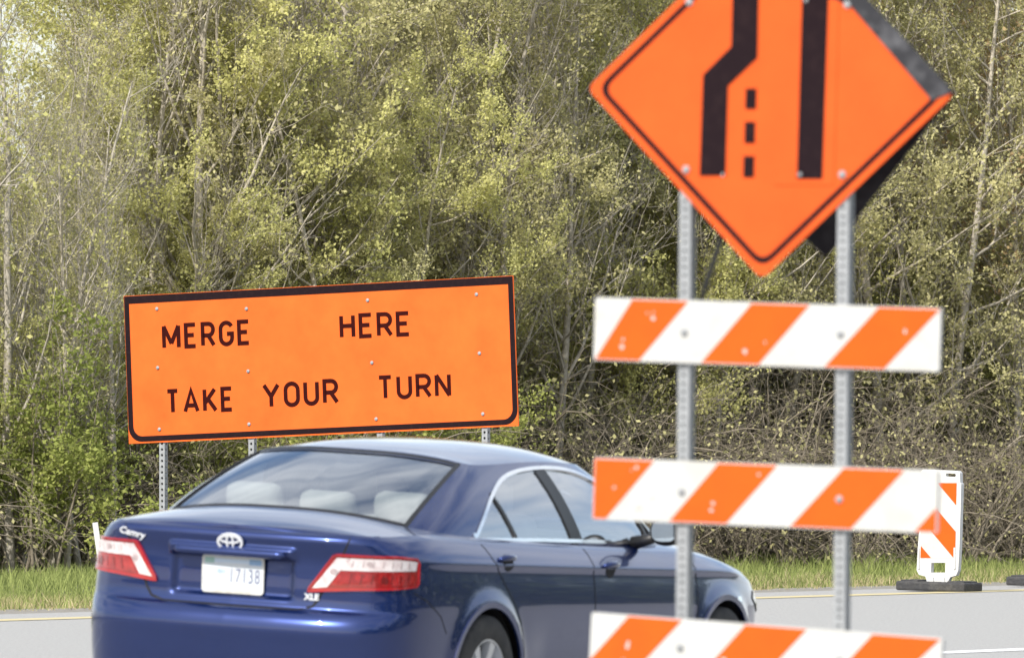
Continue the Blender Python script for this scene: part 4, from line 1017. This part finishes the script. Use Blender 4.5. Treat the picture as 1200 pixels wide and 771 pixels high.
def where(px): return 'beside the marker post' if px < 140 else ('behind the merge sign' if px < 610 else ('between the two orange signs' if px < 690 else ('behind the barricade' if px < 1090 else 'beyond the vertical panel')))
def plant(kind, px, Y, scale=1.0, sink=0.0, var=None, rz=None, label=None):
    nm, lb, ct, gp = INFO[kind]; tr, cw = PROT[kind][var if var is not None else WR.randrange(len(PROT[kind]))]
    X = (px - 600) / F * Y
    e = empty(nm, (X, Y, ground_z(X, Y) - sink), (R(WR.uniform(-3, 3)), R(WR.uniform(-3, 3)), rz if rz is not None else WR.uniform(0, 6.28))); e.scale = (scale, scale, scale * WR.uniform(.95, 1.08))
    tag(e, label or (lb + ' ' + where(px)), ct, gp)
    o = bpy.data.objects.new('trunk' if ct == 'tree' else 'stems', tr); COL.objects.link(o); o.parent = e
    if cw: o = bpy.data.objects.new('crown' if ct == 'tree' else 'foliage', cw); COL.objects.link(o); o.parent = e
    return e
# the wood edge follows the road; edge_Y(px) = first trees
def edge_Y(px): return 126.0 + (px - 600) / 1200 * 10.0
J = lambda a: WR.uniform(-a, a)
# foot of the wood: shrubs on the left, bare tangle to the right
for i in range(20):
    px = -180 + i * 80 + J(30)
    plant('shrub' if px < 560 and i % 2 else 'brush', px, edge_Y(px) + 1.0 + J(1.0), WR.uniform(.75, 1.1))
for i in range(22):
    px = -200 + i * 75 + J(30); plant('brush' if (px > 380 or i % 3 == 0) else 'shrub', px, edge_Y(px) + 4.0 + J(1.4), WR.uniform(.85, 1.25))
for i in range(20):
    px = -200 + i * 82 + J(30); plant('brush' if px > 560 and i % 3 else 'shrub', px, edge_Y(px) + 8 + J(2), WR.uniform(1.1, 1.5))
for i in range(18):
    px = -200 + i * 92 + J(30); plant('shrub', px, edge_Y(px) + 13 + J(2), WR.uniform(1.2, 1.7))
# front saplings
for px, dy, sc, v in ((12, .6, .95, 0), (28, 1.6, .9, 1), (62, .5, .75, 0), (95, .9, .62, 1), (-60, .8, .9, 1), (-140, 1, .9, 0)): plant('white', px, edge_Y(px) + dy, sc, var=v)
for px, dy, sc in ((-8, .5, .55), (38, 1.2, .5), (78, .4, .52), (112, 1.4, .6), (134, .8, .55), (232, 2.2, 1.0), (208, 3.0, .85), (330, 2.4, .9), (352, 3.4, .85), (418, 2.6, .8), (150, 3.4, .8), (285, 4.4, .95), (500, 4, .8), (640, 3.6, .75), (760, 5, .8), (900, 4.5, .75), (1080, 4.6, .8), (1190, 4, .8), (-90, 4, .9), (1290, 4, .9), (180, 5, .95), (255, 5.5, .8), (308, 3.8, .75), (375, 5, .9), (395, 4.2, .7), (455, 5.2, .9), (545, 5, .75), (580, 3.6, .7), (690, 4.8, .9), (830, 4, .7), (980, 5.4, .8), (1130, 5.5, .75)): plant('bare', px, edge_Y(px) + dy, sc)
# leafy front of the wood, lit by the sun
for i in range(19):
    px = -170 + i * 84 + J(34)
    if px < 600: plant('lime' if WR.random() < .6 else 'olive', px, edge_Y(px) + 2.6 + J(1.0), WR.uniform(.55, .85) * (.62 if px < 200 else 1))
for i in range(22):
    px = -200 + i * 74 + J(30); u = WR.random()
    if -20 < px < 200 and i % 2: continue
    plant('bud' if (px > 950 and u < .3) else ('lime' if u < .5 else 'olive'), px, edge_Y(px) + 4.6 + J(1.0), WR.uniform(.75, 1.0) * (.6 if px < 200 else 1))
# middle and back layers
seq = []
for i in range(17): px = -200 + i * 100 + J(40); seq.append((px, 7.5 + J(1.4)))
for i in range(16): px = -180 + i * 105 + J(40); seq.append((px, 11 + J(2)))
for i in range(16): px = -200 + i * 108 + J(40); seq.append((px, 16.5 + J(2.5)))
for i in range(15): px = -200 + i * 114 + J(45); seq.append((px, 24 + J(3)))
for i in range(15): px = -220 + i * 118 + J(45); seq.append((px, 33 + J(4)))
for px, d in seq:
    left_gap = px < 230 and d > 6
    if left_gap and WR.random() < .93: continue
    if px > 1110 and d > 9 and WR.random() < .75: continue
    u = WR.random()
    if 920 < px < 1180: k = 'bud' if u < .3 else ('olive' if u < .7 else 'lime')
    elif 520 < px < 700: k = 'pale' if u < .18 else ('lime' if u < .55 else 'olive')
    else: k = 'lime' if u < .48 else ('olive' if u < .82 else ('bare' if u < .92 else 'bud'))
    sc = WR.uniform(.78, 1.08) + (0.12 if d > 20 else 0)
    if px < 250: sc *= .60
    plant(k, px, edge_Y(px) + d, sc)
plant('ever', 1185, edge_Y(1185) + 7, .62)

# ------------------------------------------------------------------ grass on the verge
grng = np.random.default_rng(3)
def grass(name, n, nlo, nhi, hmin, hmax, width, m, dry=0.0):
    nn = grng.uniform(nlo, nhi, n); ss = grng.uniform(-24, 26, n); P = np.array(P0)[None] + nn[:, None] * np.array(RN)[None] + ss[:, None] * np.array(RD)[None]
    ok = np.abs(P[:, 0]) < .056 * P[:, 1] + .5; P = P[ok]; nn = nn[ok]; n = len(P)
    t = -2.4 - nn; z = -.03 - .05 * np.sin(np.minimum(t, 8) / 8 * math.pi) + .02 * np.clip(t - 14, 0, 30) + .05 * np.sin(P[:, 0] * .9 + 1) * np.sin(P[:, 1] * .37) * np.minimum(1, t / 4)
    P[:, 2] = np.where(t < 0, 0, z) - .02
    pat = .5 + .25 * np.sin(P[:, 0] * 5.1 + 2 * np.sin(P[:, 1] * 1.3)) * np.sin(P[:, 1] * 1.1 + 1) + .3 * np.sin(P[:, 0] * 1.7 + np.sin(P[:, 1] * .8)) * np.sin(P[:, 1] * .55 + P[:, 0] * .4)
    h = grng.uniform(hmin, hmax, n) * (.65 + .7 * pat) * np.clip(.35 + t / 2.0, .25, 1); tall = grng.random(n) < .02; h[tall] *= 1.5
    a = grng.uniform(0, 6.28, n); d = np.stack([np.cos(a), np.sin(a), np.zeros(n)], 1); b = grng.uniform(0, 6.28, n); l = np.stack([np.cos(b), np.sin(b), np.zeros(n)], 1) * (h * grng.uniform(.1, .75, n))[:, None]
    w = (width * grng.uniform(.6, 1.3, n))[:, None]; up = np.array([0, 0, 1.])
    v0, v1 = P - d * w, P + d * w; m0 = P + up * (h * .6)[:, None] + l * .35; v2, v3 = m0 + d * w * .7, m0 - d * w * .7; v4 = P + up * h[:, None] + l
    V = np.stack([v0, v1, v2, v3, v4], 1).reshape(-1, 3); k = np.arange(n)[:, None] * 5
    L_ = np.concatenate([k + [0, 1, 2, 3], k + [3, 2, 4]], 1).ravel(); st = np.empty(2 * n, 'i'); st[0::2] = np.arange(n) * 7; st[1::2] = np.arange(n) * 7 + 4; tt = np.empty(2 * n, 'i'); tt[0::2] = 4; tt[1::2] = 3
    me = bpy.data.meshes.new(name); me.vertices.add(n * 5); me.vertices.foreach_set('co', V.ravel().astype('f')); me.loops.add(len(L_)); me.loops.foreach_set('vertex_index', L_.astype('i')); me.polygons.add(2 * n); me.polygons.foreach_set('loop_start', st); me.polygons.foreach_set('loop_total', tt)
    tone = np.clip(.35 + .25 * pat + grng.normal(size=n) * .28, 0, 1) if not dry else grng.uniform(0, .7, n)
    at_ = me.attributes.new('tone', 'FLOAT', 'POINT'); at_.data.foreach_set('value', np.repeat(tone, 5).astype('f')); me.materials.append(m); me.update(calc_edges=True)
    o = bpy.data.objects.new(name, me); COL.objects.link(o); return o
M_gr = leaf_mat('grass_blades', (.055, .09, .02), (.31, .35, .12), .3); M_dry = leaf_mat('dry_grass_blades', (.36, .30, .16), (.56, .48, .29), .25)
tag(grass('verge_grass', 125000, -17, -2.45, .06, .21, .0058, M_gr), 'long green grass covering the verge below the wood', 'grass', kind='stuff')
tag(grass('dry_grass', 60000, -6.5, -2.35, .04, .16, .0055, M_dry, 1), 'straw coloured dry grass along the gravel edge', 'grass', kind='stuff')


# the wood on the near side of the road, far off to the right: seen only in the car's flank
rng_w = np.random.default_rng(9); nW = 26000
nn_ = rng_w.uniform(50, 62, nW); ss_ = rng_w.uniform(-90, 240, nW); zz_ = rng_w.uniform(0, 1, nW) ** .8 * (8 + 2.5 * np.sin(ss_ * .31) + 1.5 * np.sin(ss_ * .83 + 1))
Cw = np.array(P0)[None] + nn_[:, None] * np.array(RN)[None] + ss_[:, None] * np.array(RD)[None]; Cw[:, 2] = zz_
wm = quad_cloud('roadside_wood', Cw, .55, rng_w, LF['dark'], rng_w.uniform(0, .7, nW)); wo = bpy.data.objects.new('roadside_wood', wm); COL.objects.link(wo)
tag(wo, 'far off dark wood across the road reflected in the car doors', 'wood', kind='stuff')
